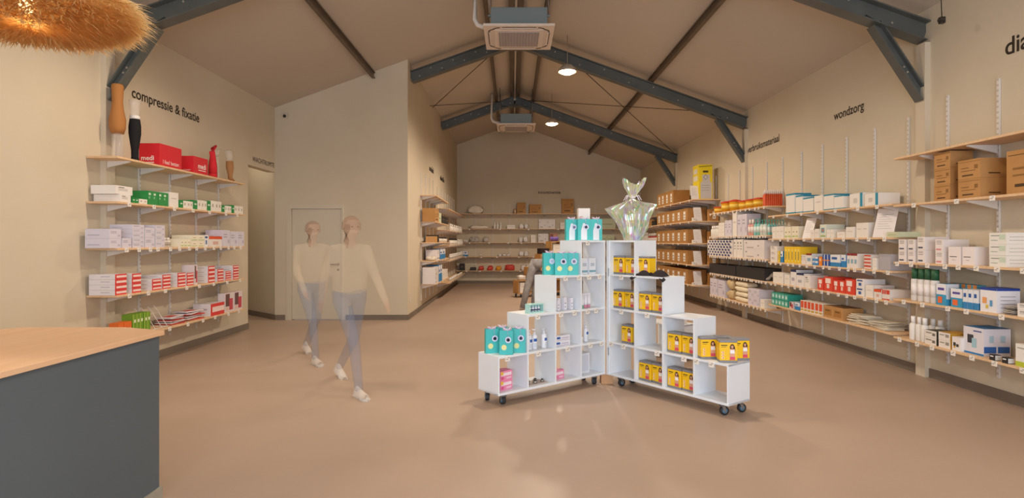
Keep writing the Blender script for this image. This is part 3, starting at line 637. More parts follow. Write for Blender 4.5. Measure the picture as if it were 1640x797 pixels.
def redbox(w,d,h,y,lab,mf,letters_front):
    t = thing('red_carton',lab,'carton',(-4.09-.03-d/2,y,2.341),math.pi/2)
    b = MB(); b.box(-w/2,w/2,-d/2,d/2,0,h,M('cf2430',.45)); b.build('carton_body',t,bevel=.002)
    wm = M('f0e4e2',.5)
    def lt(txt, face, wd, x, z, bold=0, nm='lettering'):
        me = text_mesh(txt, wd, wm, bold); o = bpy.data.objects.new(nm, me); C.objects.link(o); o.parent = t
        if face == 'F': o.matrix_local = Matrix.Translation((x,-d/2-.001,z)) @ AX['F'].to_4x4()
        else: o.matrix_local = Matrix.Translation((-w/2-.001,x,z)) @ Matrix(((0,0,-1),(-1,0,0),(0,1,0))).to_4x4()
    b = MB()
    if letters_front:
        lt('medi','F',w*.55,-w*.2,h*.32,.016); lt('I feel better.','L',d*.6,d*.25,h*.14); b.box(-w*.18,w*.34,-d/2-.001,-d/2,h*.2,h*.24,wm)
    else:
        lt('medi','L',d*.62,d*.4,h*.24,.016); lt('I feel better.','F',w*.75,-w*.35,h*.12); b.box(-w/2-.001,-w/2,-d*.22,d*.4,h*.12,h*.16,wm)
    b.build('underline',t)
redbox(.44,.24,.26,6.86,'red carton with large white lettering, left of the two red cartons',None,False)
redbox(.34,.24,.22,7.52,'smaller red carton with white lettering, right of the two red cartons',None,True)
def footleg(name,lab,y,col,flip,h,cat='stocking display'):
    t = thing(name,lab,cat,(-4.18,y,2.341))
    b = MB(); m_ = M(col,.8)
    if flip: b.tube([(0,0,.05),(0,.0,.16),(0,.0,.30),(0,-.02,.36),(0,.0,.40),(0,.09,.46)],.03,m_,12,[.056,.055,.036,.038,.03,.014]); b.lathe([(.06,0),(.056,.055)],M(col,.8),12)
    else: b.tube([(0,-.02,.30),(0,-.01,.2),(0,0,.1),(0,.0,.05),(0,.05,.03),(0,.11,.02)],.03,m_,12,[.05,.052,.034,.032,.027,.016])
    b.build('stocking',t); return t
footleg('stocking_display','red stocking on an upturned display foot beside red carton',7.93,'cf2630',True,.45)
t = footleg('stocking_display','beige stocking on a display foot at shelf end',8.42,'a8794c',False,.3)
b = MB(); b.tube([(0,-.02,.30),(0,-.03,.38),(0,-.06,.45)],.03,CLR,12,[.046,.05,.052]); b.build('clear_leg',t)
t = thing('stocking_display','clear empty display foot between red and beige stockings','stocking display',(-4.25,8.16,2.341))
b = MB(); b.lathe([(.05,0),(.048,.06),(.035,.25),(.036,.36)],CLR,16); b.tube([(0,0,.34),(0,.02,.4),(0,.1,.44)],.03,CLR,10,[.036,.034,.015]); b.build('clear_leg',t)
# ---- nearest right bay
run('N',1,[('cartonbig','tall brown carton',1496,1522,241,1,3,.22,.05),('cartonbig','wide brown carton',1534,1570,252,1,2,.30,.02)])
o = K['cartonbig'](.4,.27,.36); o.location=(4.32,4.62,1.851); o.rotation_euler=(0,0,-math.pi/2); tag(o,'brown carton at the frame edge, nearest right bay','carton')
run('N',2,[('tonerbox','small white lettered carton',1439,1451,383,1,2),('tonerbox','white navy banded carton',1454,1465,383,1,2),('tonerbox','taller white navy carton',1469,1481,379,1,2),('tonerpink','white pink banded carton',1498,1511,383,1,2),('logobox','plain white square carton',1519,1539,395),('logobox','second white square carton',1541,1561,395),('greenline','white green swirl carton',1584,1612,372,1,3)])
run('N',3,[('greencap','green capped spray can',1455,1497,432,4,1,.08),('test','blue white test carton',1500,1516,455,1,1,.12),('testback','blue orange carton',1520,1566,457,5,1,.08,.17),('test','low blue white test carton',1522,1541,463,1,1,.12),('bluewhite','slim blue white carton',1542.5,1567,465,3,1,.12),('glucose','large white carton with blue lid',1570,1597,462,1,1,.2),('sheetsgrey','pile of grey sachets',1604,1626,490,1,1,.2),('white','flat white carton',1629,1655,488,1,2,.2)])
run('N',4,[('whitebottle','plain white bottle',1453,1480,510,3,1,.08),('whitebottle','white bottle behind cartons',1483,1505,513,2,1,.08,.2),('blacktop','black sided carton',1481,1500,531,1,2,.16),('yellowend','yellow sided carton',1503,1522,534,1,2,.2),('gunbox','small white picture carton',1524,1538,541,1,1,.14),('bigdevice','large white blue device carton',1543,1576,527,1,1,.24,.06),
 ('whitegreen','white lime carton',1626,1655,555,1,1,.2)])
for k,(p,y) in enumerate(((1583,562),(1603,566))):
    Y = 4.17*F/(p-VX); o = K['smallblack'](.06,.05,.05); o.location=(4.178,Y-.06,.4255); o.rotation_euler=(0,0,-math.pi/2); tag(o,'tiny black carton in front of device carton, %s one' % ['left','right'][k],'box','tiny black cartons')
# ---- middle right bay
run('M',0,[('tealrim','teal rimmed white carton',1259,1273,309),('tealrim','shorter teal rimmed carton',1274,1285,312),('tealrim','third teal rimmed carton',1286,1302,315),('whiteplain','plain white carton',1304,1317,312),('tealrim','teal topped white carton',1319,1335,310),('tealrim','next teal topped carton',1336,1351,312),('tealband','teal banded white carton',1361,1382,308,1),('tealband','second teal banded carton',1384,1406,308,1)])
run('M',1,[('whiteplain','small white upright carton',1237,1255,362,3),('cream','cream yellow carton',1256,1267,363,2),('cream','green trimmed carton',1268,1279,362,2),('DOC','leaning information sheet',1281,1296,344,1,1,.1,.08) if 0 else ('whiteplain','low white carton',1298,1304,368),('whiteplain','pale pink white carton',1305,1312,366),('picbox','picture printed carton',1313,1323,359),('whiteplain','white upright carton',1324,1335,367,2),('whiteplain','flat white carton',1340,1353,371),('whiteplain','mid white carton',1355,1368,363),('whiteplain','large white carton',1371,1391,356,2),('sage','flat sage green carton',1420,1438,371)])
run('M',2,[('white','white stacked carton',1234,1245,394,1,3),('yellow','narrow yellow carton',1246,1249,402),('blue','narrow blue carton',1250,1254,402),('yellow','tall yellow carton',1256,1282,395,5),('white','small white carton',1283,1290,408,2),('redtop','red lidded carton',1291,1300,406,1),('blue','blue white carton',1301,1310,411,1,2),('orange','orange carton',1311,1316,411),('blueorange','blue orange carton',1317,1329,408,2),('bluewhite','blue white gradient carton',1330,1346,408,1),('blue','mid blue carton',1347,1355,408),('redtop','dark red topped carton',1356,1373,406,3),('redstripe','red striped carton',1384,1395,408,1,4),('whiteplain','white square carton',1397,1404,413,1,2),('bin','frosted plastic bin',1408,1426,407,1,1,.27)])
run('M',3,[('whiteplain','cream white carton',1238,1254,437,2),('whiteplain','pale small carton',1256,1264,440),('navytop','tall navy topped carton',1266,1275,432),('navytop','navy topped carton',1276,1288,438),('white','printed white carton',1289,1298,441),('bluecapbottle','blue capped white bottle',1299,1308,446,1),('red','red white carton',1310,1319,446),('red','large red white carton',1320,1334,444),('red','short red carton',1335,1353,450,2),('red','wide red carton',1354,1369,448),('bluedia','blue diamond white carton',1371,1384,447,1,2),('whiteplain','long white carton',1386,1398,457),('redorange','flat red white carton',1400,1412,464,1,1),('redstripe','slim red white carton',1413,1425,464,4)])
run('M',4,[('teal','small teal patterned carton',1236,1262,472,5,2,.22),('photo','brown pictured carton',1264,1271,484,1),('blue','dark blue carton',1273,1281,485,1),('orangeface','orange fronted small carton',1282,1317,487,6),('opencarton','open brown tray carton',1319,1350,494,2,1,.26),('sheets','pile of white paper packets',1353,1385,507,1,1,.27),('sheets','second pile of paper packets',1387,1420,518,1,1,.27)])
# ---- next right bay
run('A',0,[('sharps','small yellow sharps container',1139,1147,330,1),('sharps','yellow sharps container',1148,1175,318,2,1,.24),('sharps','larger yellow sharps container',1177,1212,315,3,1,.24),])
run('A',1,[('whitebottle','small white bottle',1138,1150,361,4,1,.07),('whiteplain','stacked white carton',1151,1160,356,2,2),('lilac','pale lilac carton',1161,1172,352,2,1),('whiteplain','tall white carton',1173,1180,340),('lilac','tall lilac carton',1181,1196,342,2),('pinkbottle','pink bottle',1197,1205,351,2,1,.07),('tealpump','teal pump bottle',1206,1215,350,2,1,.07),('clearpump','clear pump bottle',1216,1225,351,2,1,.07)])
for row in range(2):
    for k in range(9):
        o = K['orangetube'](.036,.036,.27-.02*row); o.location = (4.17+.034*k, 9.40+.045*row, 2.041); tag(o,'orange tube with pale cap, %s from left, %s row' % (ORD[k],['front','rear'][row]),'bottle','orange tubes at the end of the top shelf')
for k in range(6):
    o = K['tealpump' if k < 3 else 'clearpump'](.05,.05,.25); o.location = (4.205+.047*k, 9.325+.0, 1.561); o.rotation_euler=(0,0,-.8); tag(o,'%s pump bottle facing the room, %s at the shelf end' % ('teal' if k<3 else 'clear', ORD[k]),'bottle','pump bottles at the shelf end')
run('A',2,[('polka','white carton with navy dots',1133.5,1174,384,1,1,.27),('white','white lettered carton',1175,1190,383,3),('bigwhite','wide white carton',1191,1224,384,1,2,.25)])
run('A',3,[('tray','long black plastic tray',1136,1178,426,1,1,.29),('tray','second long black tray',1179,1224,430,1,1,.29)])
run('A',4,[('lilac','tall lilac carton',1137,1149,447,2,1),('lilac','lilac white carton',1150,1161,450,1,1),('knit','rolled beige bandage',1163,1171,449,1,2),('towel','cream folded towel',1173,1196,453,1,4),('lilac','small lilac carton',1198,1216,464,2,2),('whiteplain','small white carton',1217,1224,480,1,1,.2)])
for X_,Y_,z_,lab in ((4.3,11.6,.87,'clear plastic pouch at the left end of black tray'),(4.3,9.5,.87,'clear plastic pouch at the right end of black tray')):
    o = K['bagclear'](.2,.16,.16); o.location=(X_,Y_,.807); tag(o,lab,'pouch')
# ---- carton bay
run('C',0,[('carton','brown labelled carton',1053,1078,304,4,1,.4)])
run('C',1,[('carton','brown labelled carton',1052,1101,333,6,1,.42)])
run('C',2,[('carton','brown labelled carton',1052,1101,367,6,1,.42)])
run('C',3,[('carton','brown labelled carton',1052,1101,401,6,1,.42)])
run('C',4,[('carton','brown labelled carton',1052,1101,432,6,1,.42)])
def doc(x,y,z,w_,h_,lab,rz=0):
    o = DOC(w_,0,h_); o.location=(x,y,z); o.rotation_euler=(0,0,rz); tag(o,lab,'sheet')
for i,z in enumerate(BAYS['C'][3]):
    doc(4.02 if i else 3.75+.2,12.36,z+.001,.17,.30,'white information sheet leaning on %s shelf of the carton bay' % LEV[i])
    if i:
        o = K['whitesm'](.07,.05,.07 if i<4 else .06); o.location=(3.92,12.31,z+.0005); tag(o,'tiny pale carton beside the sheet, %s shelf of carton bay' % LEV[i],'box')
        o = K['carton'](.2,.16,.26); o.location=(4.35,12.36,z+.0005); tag(o,'brown carton against the wall behind sheet, %s shelf' % LEV[i],'carton')
doc(4.24,8.13,1.501,.16,.29,'white information sheet, smaller one, middle right bay',-1.2)
doc(4.24,6.47,1.501,.24,.33,'large white information sheet, middle right bay',-1.2)
# tall yellow clinical waste box
t = thing('waste_box','tall yellow clinical waste box with hazard diamond on top shelf','box',(4.18,12.52,2.371))
b = MB(); w_,d_,h_ = .29,.40,.74; Y_ = M('e9cf22',.5)
b.box(-w_/2,w_/2,-d_/2,d_/2,0,h_,Y_); 
for q in (('F',.12,.02,.95,.5,'c9c4c0'),('F',.25,.5,.82,.72,'c9c4c0'),('F',.3,.78,.7,.84,'4a4420'),('F',.2,.4,.8,.41,'8a8580'),('F',.2,.33,.8,.34,'8a8580'),('F',.2,.26,.8,.27,'8a8580'),('L',.1,.55,.8,.7,'dcd6c0'),('L',.15,.76,.75,.9,'dcd6c0'),('L',.2,.35,.7,.42,'6a6230'),('L',.1,.04,.8,.16,'dcd6c0')): patch(b,*q[:1],w_,d_,h_,*q[1:5],mm(q[5]))
b.quad([(.0,-d_/2-.0015,.42),(.05,-d_/2-.0015,.48),(.0,-d_/2-.0015,.54),(-.05,-d_/2-.0015,.48)],M('77726e')); b.quad([(.0,-d_/2-.002,.435),(.037,-d_/2-.002,.48),(.0,-d_/2-.002,.525),(-.037,-d_/2-.002,.48)],M('d6d0cc'))
b.build('carton_body',t)
b = MB(); b.box(-w_/2-.006,w_/2+.006,-d_/2-.006,d_/2+.006,h_-.03,h_+.012,Y_); b.quad([(-w_/2,-d_/2-.0065,h_-.045),(w_/2,-d_/2-.0065,h_-.02),(w_/2,-d_/2-.0065,h_-.005),(-w_/2,-d_/2-.0065,h_-.03)],M('6f7a2c')); b.build('lid',t)
# ---- far right bay
run('D',1,[('wooden','small wooden box',1038,1043,351,1),('dark','dark printed carton',1044,1050,353,2)])
run('D',2,[('whitebottle','white far bottle',1026,1036,372,4,1,.08),('redbottle','red labelled bottle',1037,1052,373,6,1,.08)])
run('D',3,[('whiteplain','far white carton',1025,1050,400,5)])
run('D',4,[('whiteplain','low far white carton',1025,1050,432,5)])
# ---- inner side wall near bay
run('I',1,[('cartonbig','large brown carton',697,703,333,1,1,.27,.01),('sage','yellow printed leaflet box',703,707,340,1),('dark','black carton',708,718,345,2)])
run('I',2,[('wooden','small orange wooden box',697,700.5,378,1,1,.2),('dark','narrow dark carton',701,703,376,1),('darkbottle','dark capped bottle',704,717,379,5,1,.07)])
run('I',3,[('whitebag','folded white cloth',697,700,411,1,1,.2),('tonerbox','white black lettered carton',700.5,704,400,2),('blue','blue upright carton',705,713,399,2)])
run('I',4,[('whiteplain','large white carton',700,701.5,427,1,1,.02) if 0 else ('bigwhite','large plain white carton',697,702.5,428,1,2,.27,.01),('blue','tall blue folder box',703,708,425,2,1,.27,.01),('whiteplain','low white carton',708,717,434,2)])
# ---- inner side wall far bay
run('J',1,[('whitebottle','small white figure bottle',722,741,358,7,1,.08)])
run('J',2,[('darkbottle','dark capped far bottle',722,733,381,7,1,.07),('whitebottle','white far bottle',734,742,383,4,1,.07)])
run('J',3,[('jar','small white far jar',722,742,407,12,1,.08)])
run('J',4,[('jar','small bottom jar',722,733,445,8,1,.08),('darkbottle','dark topped small bottle',734,741,437,4,1,.07)])
# ---- back wall
run('B',0,[('whitebag','large white bag',750,773,329,1,1,.26),('carton','small brown carton',823,827,334,1),('cartonbig','tall brown carton',828,842,324,1),('cartonbig','square brown carton',848,867,327,1),('cartonbig','tallest brown carton',900,919,318,1)])
run('B',1,[('whitebag','flat folded pale textile',750,783,361,1,1,.2),('whitebottle','small white bottle',790,804,356,3,1,.07),('whiteplain','low white carton',812,825,360,1),('pouchwhite','white blue soft pack',831,847,358,2),('bigwhite','white lettered carton',863,889,351,2),('whiteplain','small white carton',897,905,356,1),('sage','pale sage carton',960,986,350,1)])
run('B',2,[('pouchwhite','small pale pack',741,750,384,1),('bagclear','clear wrapped pack',752,768,380,2),('bagclear','second clear pack',773,783,380,1),('pouchwhite','white blue soft pack',830,846,379,2),('whiteplain','narrow white carton',850,858,376,2),('bigwhite','wide white carton',862,878,374,1),('organizer','patterned red brown carton',880,893,373,1),('sage','sage green carton',962,984,376,2)])
run('B',3,[('bluewhite','white carton with blue edge',737,749,402,2),('pouchwhite','small grey pack',768,772,407,1),('pouchwhite','low grey pack',797,818,406,3),('pouchwhite','white blue soft pack',831,847,402,2)])
run('B',4,[('dark','black case',736,744,422,1),('dark','low black box',753,762,428,1),('pouchred','red soft pack',766,775,426,1),('pouchred','second red soft pack',780,790,426,1),('pouchorange','orange soft pack',794,803,426,1),('pouchred','wide red soft pack',808,825,424,1),('pouchwhite','white soft pack',834,851,424,2)])

# ------------------------------------------------------------ counter
t = thing('sales_counter','dark slate sales counter with light plywood top at lower left','counter',(0,0,0))
cp = [(-1.985,-.6),(-1.985,3.195),(-2.28,3.31),(-2.86,3.31),(-2.95,3.18),(-2.95,-.6)]
b = MB(); b.prism(cp,.075,.925,COUNTER); b.build('body',t)
tp = [(-1.965,-.6),(-1.965,3.212),(-2.27,3.335),(-2.87,3.335),(-2.97,3.19),(-2.97,-.6)]
b = MB(); b.prism(tp,.925,.95,WOODC); b.build('worktop',t,bevel=.002)
b = MB(); b.prism([(x*1.0+.0,y) for x,y in [(-1.975,-.6),(-1.975,3.21),(-2.28,3.325),(-2.86,3.325),(-2.96,3.19),(-2.96,-.6)]],0,.075,PLINTH); b.build('plinth',t)

# ------------------------------------------------------------ white stair displays on castors
P_ = .34; D_ = .30; Z0 = .104
def stair(name, label, loc, ang, heights, m, tags):
    t = thing(name, label, 'display unit', loc, ang); n = len(heights); th = .018
    b = MB()
    for i in range(n+1):
        hh = max(heights[i-1] if i else 0, heights[i] if i < n else 0)
        x = min(max(i*P_-th/2, 0), n*P_-th)
        # side panel slightly proud of the shelf boards
        b.box(x, x+th, 0, D_, Z0, Z0+hh*P_+(.0), m)
    b.build('side_panels', t)
    b = MB(); b.box(0,n*P_,-.006,D_+.004,Z0-.002,Z0+th,m); b.build('base_board', t, bevel=.003)
    for r in range(1, max(heights)+1):
        cols = [i for i in range(n) if heights[i] >= r]
        x0, x1 = cols[0]*P_, (cols[-1]+1)*P_
        b = MB(); b.box(x0+(.001 if r<max(heights) else 0),x1,-.003,D_+.001,Z0+r*P_-.018,Z0+r*P_+.0005,m); b.build('shelf_board', t, bevel=.001)
    for (xx, yy) in ((.1,.05),(.06,.24),(n*P_-.1,.05),(n*P_-.06,.24)):
        c = thing_part = bpy.data.objects.new('caster', None); C.objects.link(c); c.parent = t; c.location = (xx,yy,0); c.rotation_euler = (0,0,random.uniform(-.4,.4)+1.2)
        bpy.data.objects.remove(c)
        rr = random.uniform(.9,1.6)
        b = MB(); b.X = Matrix.Rotation(rr,4,'Z'); b.box(-.03,.03,-.03,.03,.094,.101,M('9a9a9c',.3,.8)); b.lathe([(.016,.08),(.016,.094)],M('9a9a9c',.3,.8),12)
        for s in (-1,1): b.add([(-.012+.0,s*.02,.082),(.022,s*.02,.082),(.03,s*.02,.03),(.018,s*.02,.03),(-.012,s*.023,.082),(.022,s*.023,.082),(.03,s*.023,.03),(.018,s*.023,.03)],[(0,1,2,3),(7,6,5,4),(0,4,5,1),(1,5,6,2),(2,6,7,3),(3,7,4,0)],M('9a9a9c',.3,.8))
        b.box(-.015,.025,-.023,.023,.076,.083,M('9a9a9c',.3,.8))
        cs = b.build('caster', t, (xx,yy,0))
        b = MB(); b.X = Matrix.Rotation(rr,4,'Z'); b.lathe([(.02,-.016),(.036,-.015),(.0375,-.01),(.0375,.01),(.036,.015),(.02,.016)],M('2f3133',.6),22,(.022,0,.0378),'Y'); b.lathe([(.006,-.0175),(.022,-.0172),(.022,.0172),(.006,.0175)],M('5d7f96',.4),18,(.022,0,.0378),'Y'); b.build('wheel', cs)
    for x, r in tags: tagchild(t, x, Z0+r*P_-.003, -.0035)
    return t
UL = dict(loc=(-.1275,4.965,0), a=math.radians(38.0)); UR = dict(loc=(.980,5.765,0), a=math.radians(-54.5))
ul = stair('stair_display','white stepped display unit on castors, left wing of the pair',UL['loc'],UL['a'],[1,2,3,4],WHITE_L,
 [(.10,1),(.46,1),(.83,1),(1.14,1),(1.30,1),(.45,2),(.74,2),(.92,2),(1.10,2),(1.22,2),(.80,3),(.98,3),(1.12,3),(1.27,3),(1.10,4)])
ur = stair('stair_display','white stepped display unit on castors, right wing of the pair',UR['loc'],UR['a'],[4,3,2,1],WHITE_L,
 [(.17,3),(.17,2),(.2,1),(.5,2),(.62,1),(.92,1),(1.05,1),(1.2,1),(.03,1)])
b = MB(); b.box(-.028,.004,-.012,.004,Z0,Z0+4*P_,WHITE_L); b.box(-.004,.006,-.016,-.010,Z0+.2,Z0+.28,M('b9b9bb',.3,.7)); b.box(-.004,.006,-.016,-.010,Z0+1.0,Z0+1.08,M('b9b9bb',.3,.7)); b.build('hinge_strip', ur)
b = MB(); b.box(-.06,.06,-.05,.05,0,.09,M('c79b72',.6)); o = b.build('floor_block', None, (.965,5.86,0)); tag(o,'small brown block on the floor under the display joint','block')  # plain brown block below the joint of the two wings
def put(o, U, x, y, z, rz=0):
    c, s = math.cos(U['a']), math.sin(U['a'])
    o.location = (U['loc'][0]+x*c-y*s, U['loc'][1]+x*s+y*c, z); o.rotation_euler = (0,0,U['a']+rz); return o
def zt(r): return Z0+r*P_+.001
def zin(r): return Z0+.0185 if r == 0 else Z0+r*P_+.001
# yellow packs
def pack():
    t = thing('yellow_pack','x','pack'); w_, d_, h_ = .145,.10,.185; g = M('85868c',.4); b = MB()
    b.box(-w_/2,w_/2,-d_/2,d_/2,.018,h_-.018,M('f2c21c',.45)); b.build('carton_body',t,bevel=.004)
    b = MB(); b.box(-w_/2,w_/2,-d_/2,d_/2,0,.018,g); b.box(-w_/2,w_/2,-d_/2,d_/2,h_-.018,h_,g); b.build('grey_end_bands',t,bevel=.004)
    y = -d_/2-.001; b = MB(); sk = M('d9a184',.5)
    def el(cx,cz,rx,rz_,m,yy): b.add([(cx+rx*math.cos(a*math.pi/6),yy,cz+rz_*math.sin(a*math.pi/6)) for a in range(12)],[tuple(range(12))],m)
    el(.030,.128,.019,.028,M('2c1c16'),y); el(.044,.11,.010,.03,M('2c1c16'),y-.0002); el(.030,.132,.010,.013,sk,y-.0004)
    b.quad([(.010,y-.0003,.05),(.052,y-.0003,.05),(.05,y-.0003,.115),(.012,y-.0003,.115)],sk)
    b.quad([(.014,y-.0005,.078),(.05,y-.0005,.078),(.049,y-.0005,.106),(.013,y-.0005,.106)],M('f0eeee'))
    b.quad([(.010,y-.0006,.024),(.054,y-.0006,.024),(.052,y-.0006,.05),(.012,y-.0006,.05)],M('d8506a'))
    b.quad([(-.06,y,.14),(-.01,y,.14),(-.01,y,.148),(-.06,y,.148)],M('4a3c14')); b.quad([(-.06,y,.128),(-.02,y,.128),(-.02,y,.132),(-.06,y,.132)],M('8a7420'))
    for z in (.04,.062,.084): el(-.045,z,.012,.009,M('f5e3c0'),y); el(-.043,z,.006,.007,M('d98c5a'),y-.0002)
    b.build('printed_photo',t); return t
pk = pack(); first = [True]
def addpack(x,y,z,lab,rz=0):
    o = pk if first[0] else copy_tree(pk); first[0] = False
    put(o,UR,x,y,z,rz); tag(o,lab,'pack','yellow bra packs on the white display')
for lab,x,z in (('top cell beside the joint',.09,zin(3)),('second cell down beside the joint',.08,zin(2)),('second cell down, next column',.43,zin(2)),('bottom cell, second column',.43,zin(0)),('upper cell, third column',.775,zin(1)),('bottom cell, third column',.775,zin(0))):
    addpack(x,.09,z,'yellow pack with woman photo, left one in %s' % lab); addpack(x+.152,.10,z,'yellow pack with woman photo, right one in %s' % lab,-.04)
addpack(.2,.09,zin(1),'single yellow pack with woman photo in the third cell down')
addpack(.40,.10,zt(3),'yellow pack with woman photo behind the black bra',.05)
def urloc(X,Y):
    dx,dy = X-UR['loc'][0],Y-UR['loc'][1]; c,s_ = math.cos(UR['a']),math.sin(UR['a']); return dx*c+dy*s_, -dx*s_+dy*c
for X,Y,lab,wa in ((1.685,4.93,'left',.05),(1.80,4.78,'front middle',-.1),(1.935,4.87,'right',.1),(1.84,4.97,'rear',.0)): addpack(*urloc(X,Y),zt(1),'yellow pack with woman photo on lowest step, %s' % lab, wa-UR['a'])
# black bra
t = thing('black_bra','black padded bra lying on the display step beside yellow pack','bra'); bm = M('231d22',.85)
for s in (-1,1):
    b = MB(); vs=[]; fs=[]
    for j in range(7):
        for k in range(12):
            r=j/6; a=2*math.pi*k/12; rx=.085*r; ry=.065*r
            vs.append((s*.085+rx*math.cos(a)*(1.15 if math.cos(a)*s>0 else 1), ry*math.sin(a), .004+.055*(1-r**2)))
    for j in range(6):
        for k in range(12): fs.append((j*12+k,j*12+(k+1)%12,(j+1)*12+(k+1)%12,(j+1)*12+k))
    b.add(vs,fs,bm,True); b.ell((s*.085,0,.006),(.09,.068,.006),bm); b.build('cup',t)
b = MB(); b.box(-.03,.03,-.03,-.015,.01,.025,bm)
for s in (-1,1):
    b.add([(s*.16,-.066,.012),(s*.215,-.086,-.03),(s*.19,-.09,-.05),(s*.1,-.072,.006),(s*.15,-.05,.018),(s*.22,-.08,-.025),(s*.195,-.083,-.045),(s*.1,-.05,.014)],[(0,1,2,3),(7,6,5,4),(0,4,5,1),(1,5,6,2),(2,6,7,3),(3,7,4,0)],bm)
b.build('band',t); put(t,UR,.50,.075,zt(3)+.003,.0)
t.scale=(1.0,1,1)
# teal gift bags
def bag(tall, style):
    t = thing('gift_bag','x','gift bag'); w_, d_, h_ = .122,.075,tall; m_ = M('3fb9b8',.45); b = MB()
    vs = [(-w_/2,-d_/2,0),(w_/2,-d_/2,0),(w_/2,d_/2,0),(-w_/2,d_/2,0),(-w_/2,-d_/2*.7,h_),(w_/2,-d_/2*.7,h_),(w_/2,d_/2*.7,h_),(-w_/2,d_/2*.7,h_)]
    b.add(vs,[(3,2,1,0),(0,1,5,4),(1,2,6,5),(2,3,7,6),(3,0,4,7)],m_); b.quad([(x,y,h_-.02) for x,y in ((-w_/2+.002,-.025),(w_/2-.002,-.025),(w_/2-.002,.025),(-w_/2+.002,.025))],M('e6dcea',.8))
    def disc(cx,cz,r,m,yy): b.add([(cx+r*math.cos(a*math.pi/8),yy,cz+r*1.05*math.sin(a*math.pi/8)) for a in range(16)],[tuple(range(16))],m)
    if style == 'disc': disc(-.018,h_*.3,.024,M('e6e2a0'),-d_/2*.9-.004)
    else:
        y0 = -d_/2-.001; b.add([(-.03,y0,.004),(.03,y0,.004),(.03,y0*.93,h_*.45),(.01,y0*.82,h_*.8),(-.01,y0*.82,h_*.8),(-.03,y0*.93,h_*.45)],[(0,1,2,3,4,5)],M('dfe6ee'))
    b.build('bag_body',t)
    b = MB(); R = random.Random(5)
    for k in range(26): 
        a = R.uniform(0,6.28); b.tube([(R.uniform(-.04,.04),R.uniform(-.02,.02),h_-.02),(.04*math.cos(a),.02*math.sin(a),h_+R.uniform(.0,.025))],.002,M(R.choice(['d9cfe6','cdb4d8','e8e4f0'])),4)
    b.build('tissue_paper',t)
    b = MB(); yy = -d_/2-.004
    b.lathe([(.0001,yy-.002),(.028,yy-.002),(.028,yy),(.0001,yy)],M('d5daf0',.5),20,(.02,0,h_*.62),'Y',False); b.tube([(.02,yy,h_*.62+.028),(.012,yy*.8,h_+.005)],.0015,M('c8b8dc'))
    b.build('round_tag',t)
    b = MB(); b.lathe([(.0001,yy-.0026),(.016,yy-.0026)],M('c4cae6'),12,(.02,0,h_*.62),'Y',False); [b.lathe([(.0001,yy-.003),(.005,yy-.003)],M('a9b2da'),8,(.02+dx,0,h_*.62+dz),'Y',False) for dx,dz in ((-.008,.006),(.008,.004),(0,-.008))]; 
    o = b.build('tag_drawing',t.children[-1] if 0 else [c for c in t.children if c.name.startswith('round_tag')][0])
    return t
bd = bag(.215,'disc'); bw = bag(.215,'bottle'); used = {'d':False,'w':False}
def addbag(k,x,y,z,lab,rz=0,s=1):
    src = bd if k=='d' else bw
    o = src if not used[k] else copy_tree(src); used[k]=True; put(o,UL,x,y,z,rz); o.scale=(s,s,s); tag(o,lab,'gift bag','teal gift bags on the white display')
def uloc(X,Y):
    dx,dy = X-UL['loc'][0],Y-UL['loc'][1]; c,s_ = math.cos(UL['a']),math.sin(UL['a']); return dx*c+dy*s_, -dx*s_+dy*c
def wbag(k,X,Y,r_,lab,wa): x,y = uloc(X,Y); addbag(k,x,y,zt(r_),lab,wa-UL['a'])
for X,Y,lab,wa in ((-.19,5.17,'left',.25),(-.055,5.10,'front middle',-.1),(.055,5.19,'right',.0),(-.10,5.27,'behind',.0)): wbag('d',X,Y,1,'teal gift bag with round tag, lowest step, %s' % lab,wa)
for X,Y,lab,wa in ((.36,5.64,'left',.2),(.475,5.57,'middle',.0),(.585,5.60,'right',-.1)): wbag('d',X,Y,3,'teal gift bag with yellow disc, third step, %s' % lab,wa)
for X,Y,lab,wa in ((.60,5.83,'leftmost',.15),(.72,5.77,'second from left',.0),(.845,5.79,'right',.0)): wbag('w',X,Y,4,'teal gift bag with white bottle print, top step, %s' % lab,wa)
def ul_item(o,x,y,z,lab,cat,rz=0,group=None): put(o,UL,x,y,z,rz); tag(o,lab,cat,group); return o
o = BX('ebe6e2',('F',.1,.2,.35,.75,'d8a090'),('R',.1,.1,.9,.9,'e2ddd8'),('T',0,0,1,1,'c98a6a'))(.12,.09,.33); ul_item(o,uloc(.735,5.90)[0],uloc(.735,5.90)[1],zt(4),'tall white carton with pink print behind the top gift bags','box',-.6)
# small teal box
t = thing('teal_gift_set','pale teal gift set box with small bottles on second step','gift set'); b = MB(); tm = M('a9d6cf',.5)
b.box(-.085,.085,-.035,.035,0,.012,tm); b.box(-.085,.085,-.035,.035,.075,.085,tm); b.box(-.085,-.078,-.035,.035,.012,.075,tm); b.box(.078,.085,-.035,.035,.012,.075,tm); b.box(-.078,.078,.028,.035,.012,.075,tm); b.build('carton',t)
for k in range(4): b = MB(); b.lathe([(.012,0),(.012,.035),(.006,.04),(.006,.055)],M('e9e6ee'),10,(-.055+.036*k,0,.012)); b.lathe([(.0122,.01),(.0122,.022)],M('3a3a6a'),10,(-.055+.036*k,0,.012)); b.build('mini_bottle',t)
put(t,UL,.50,.1,zt(2),0)
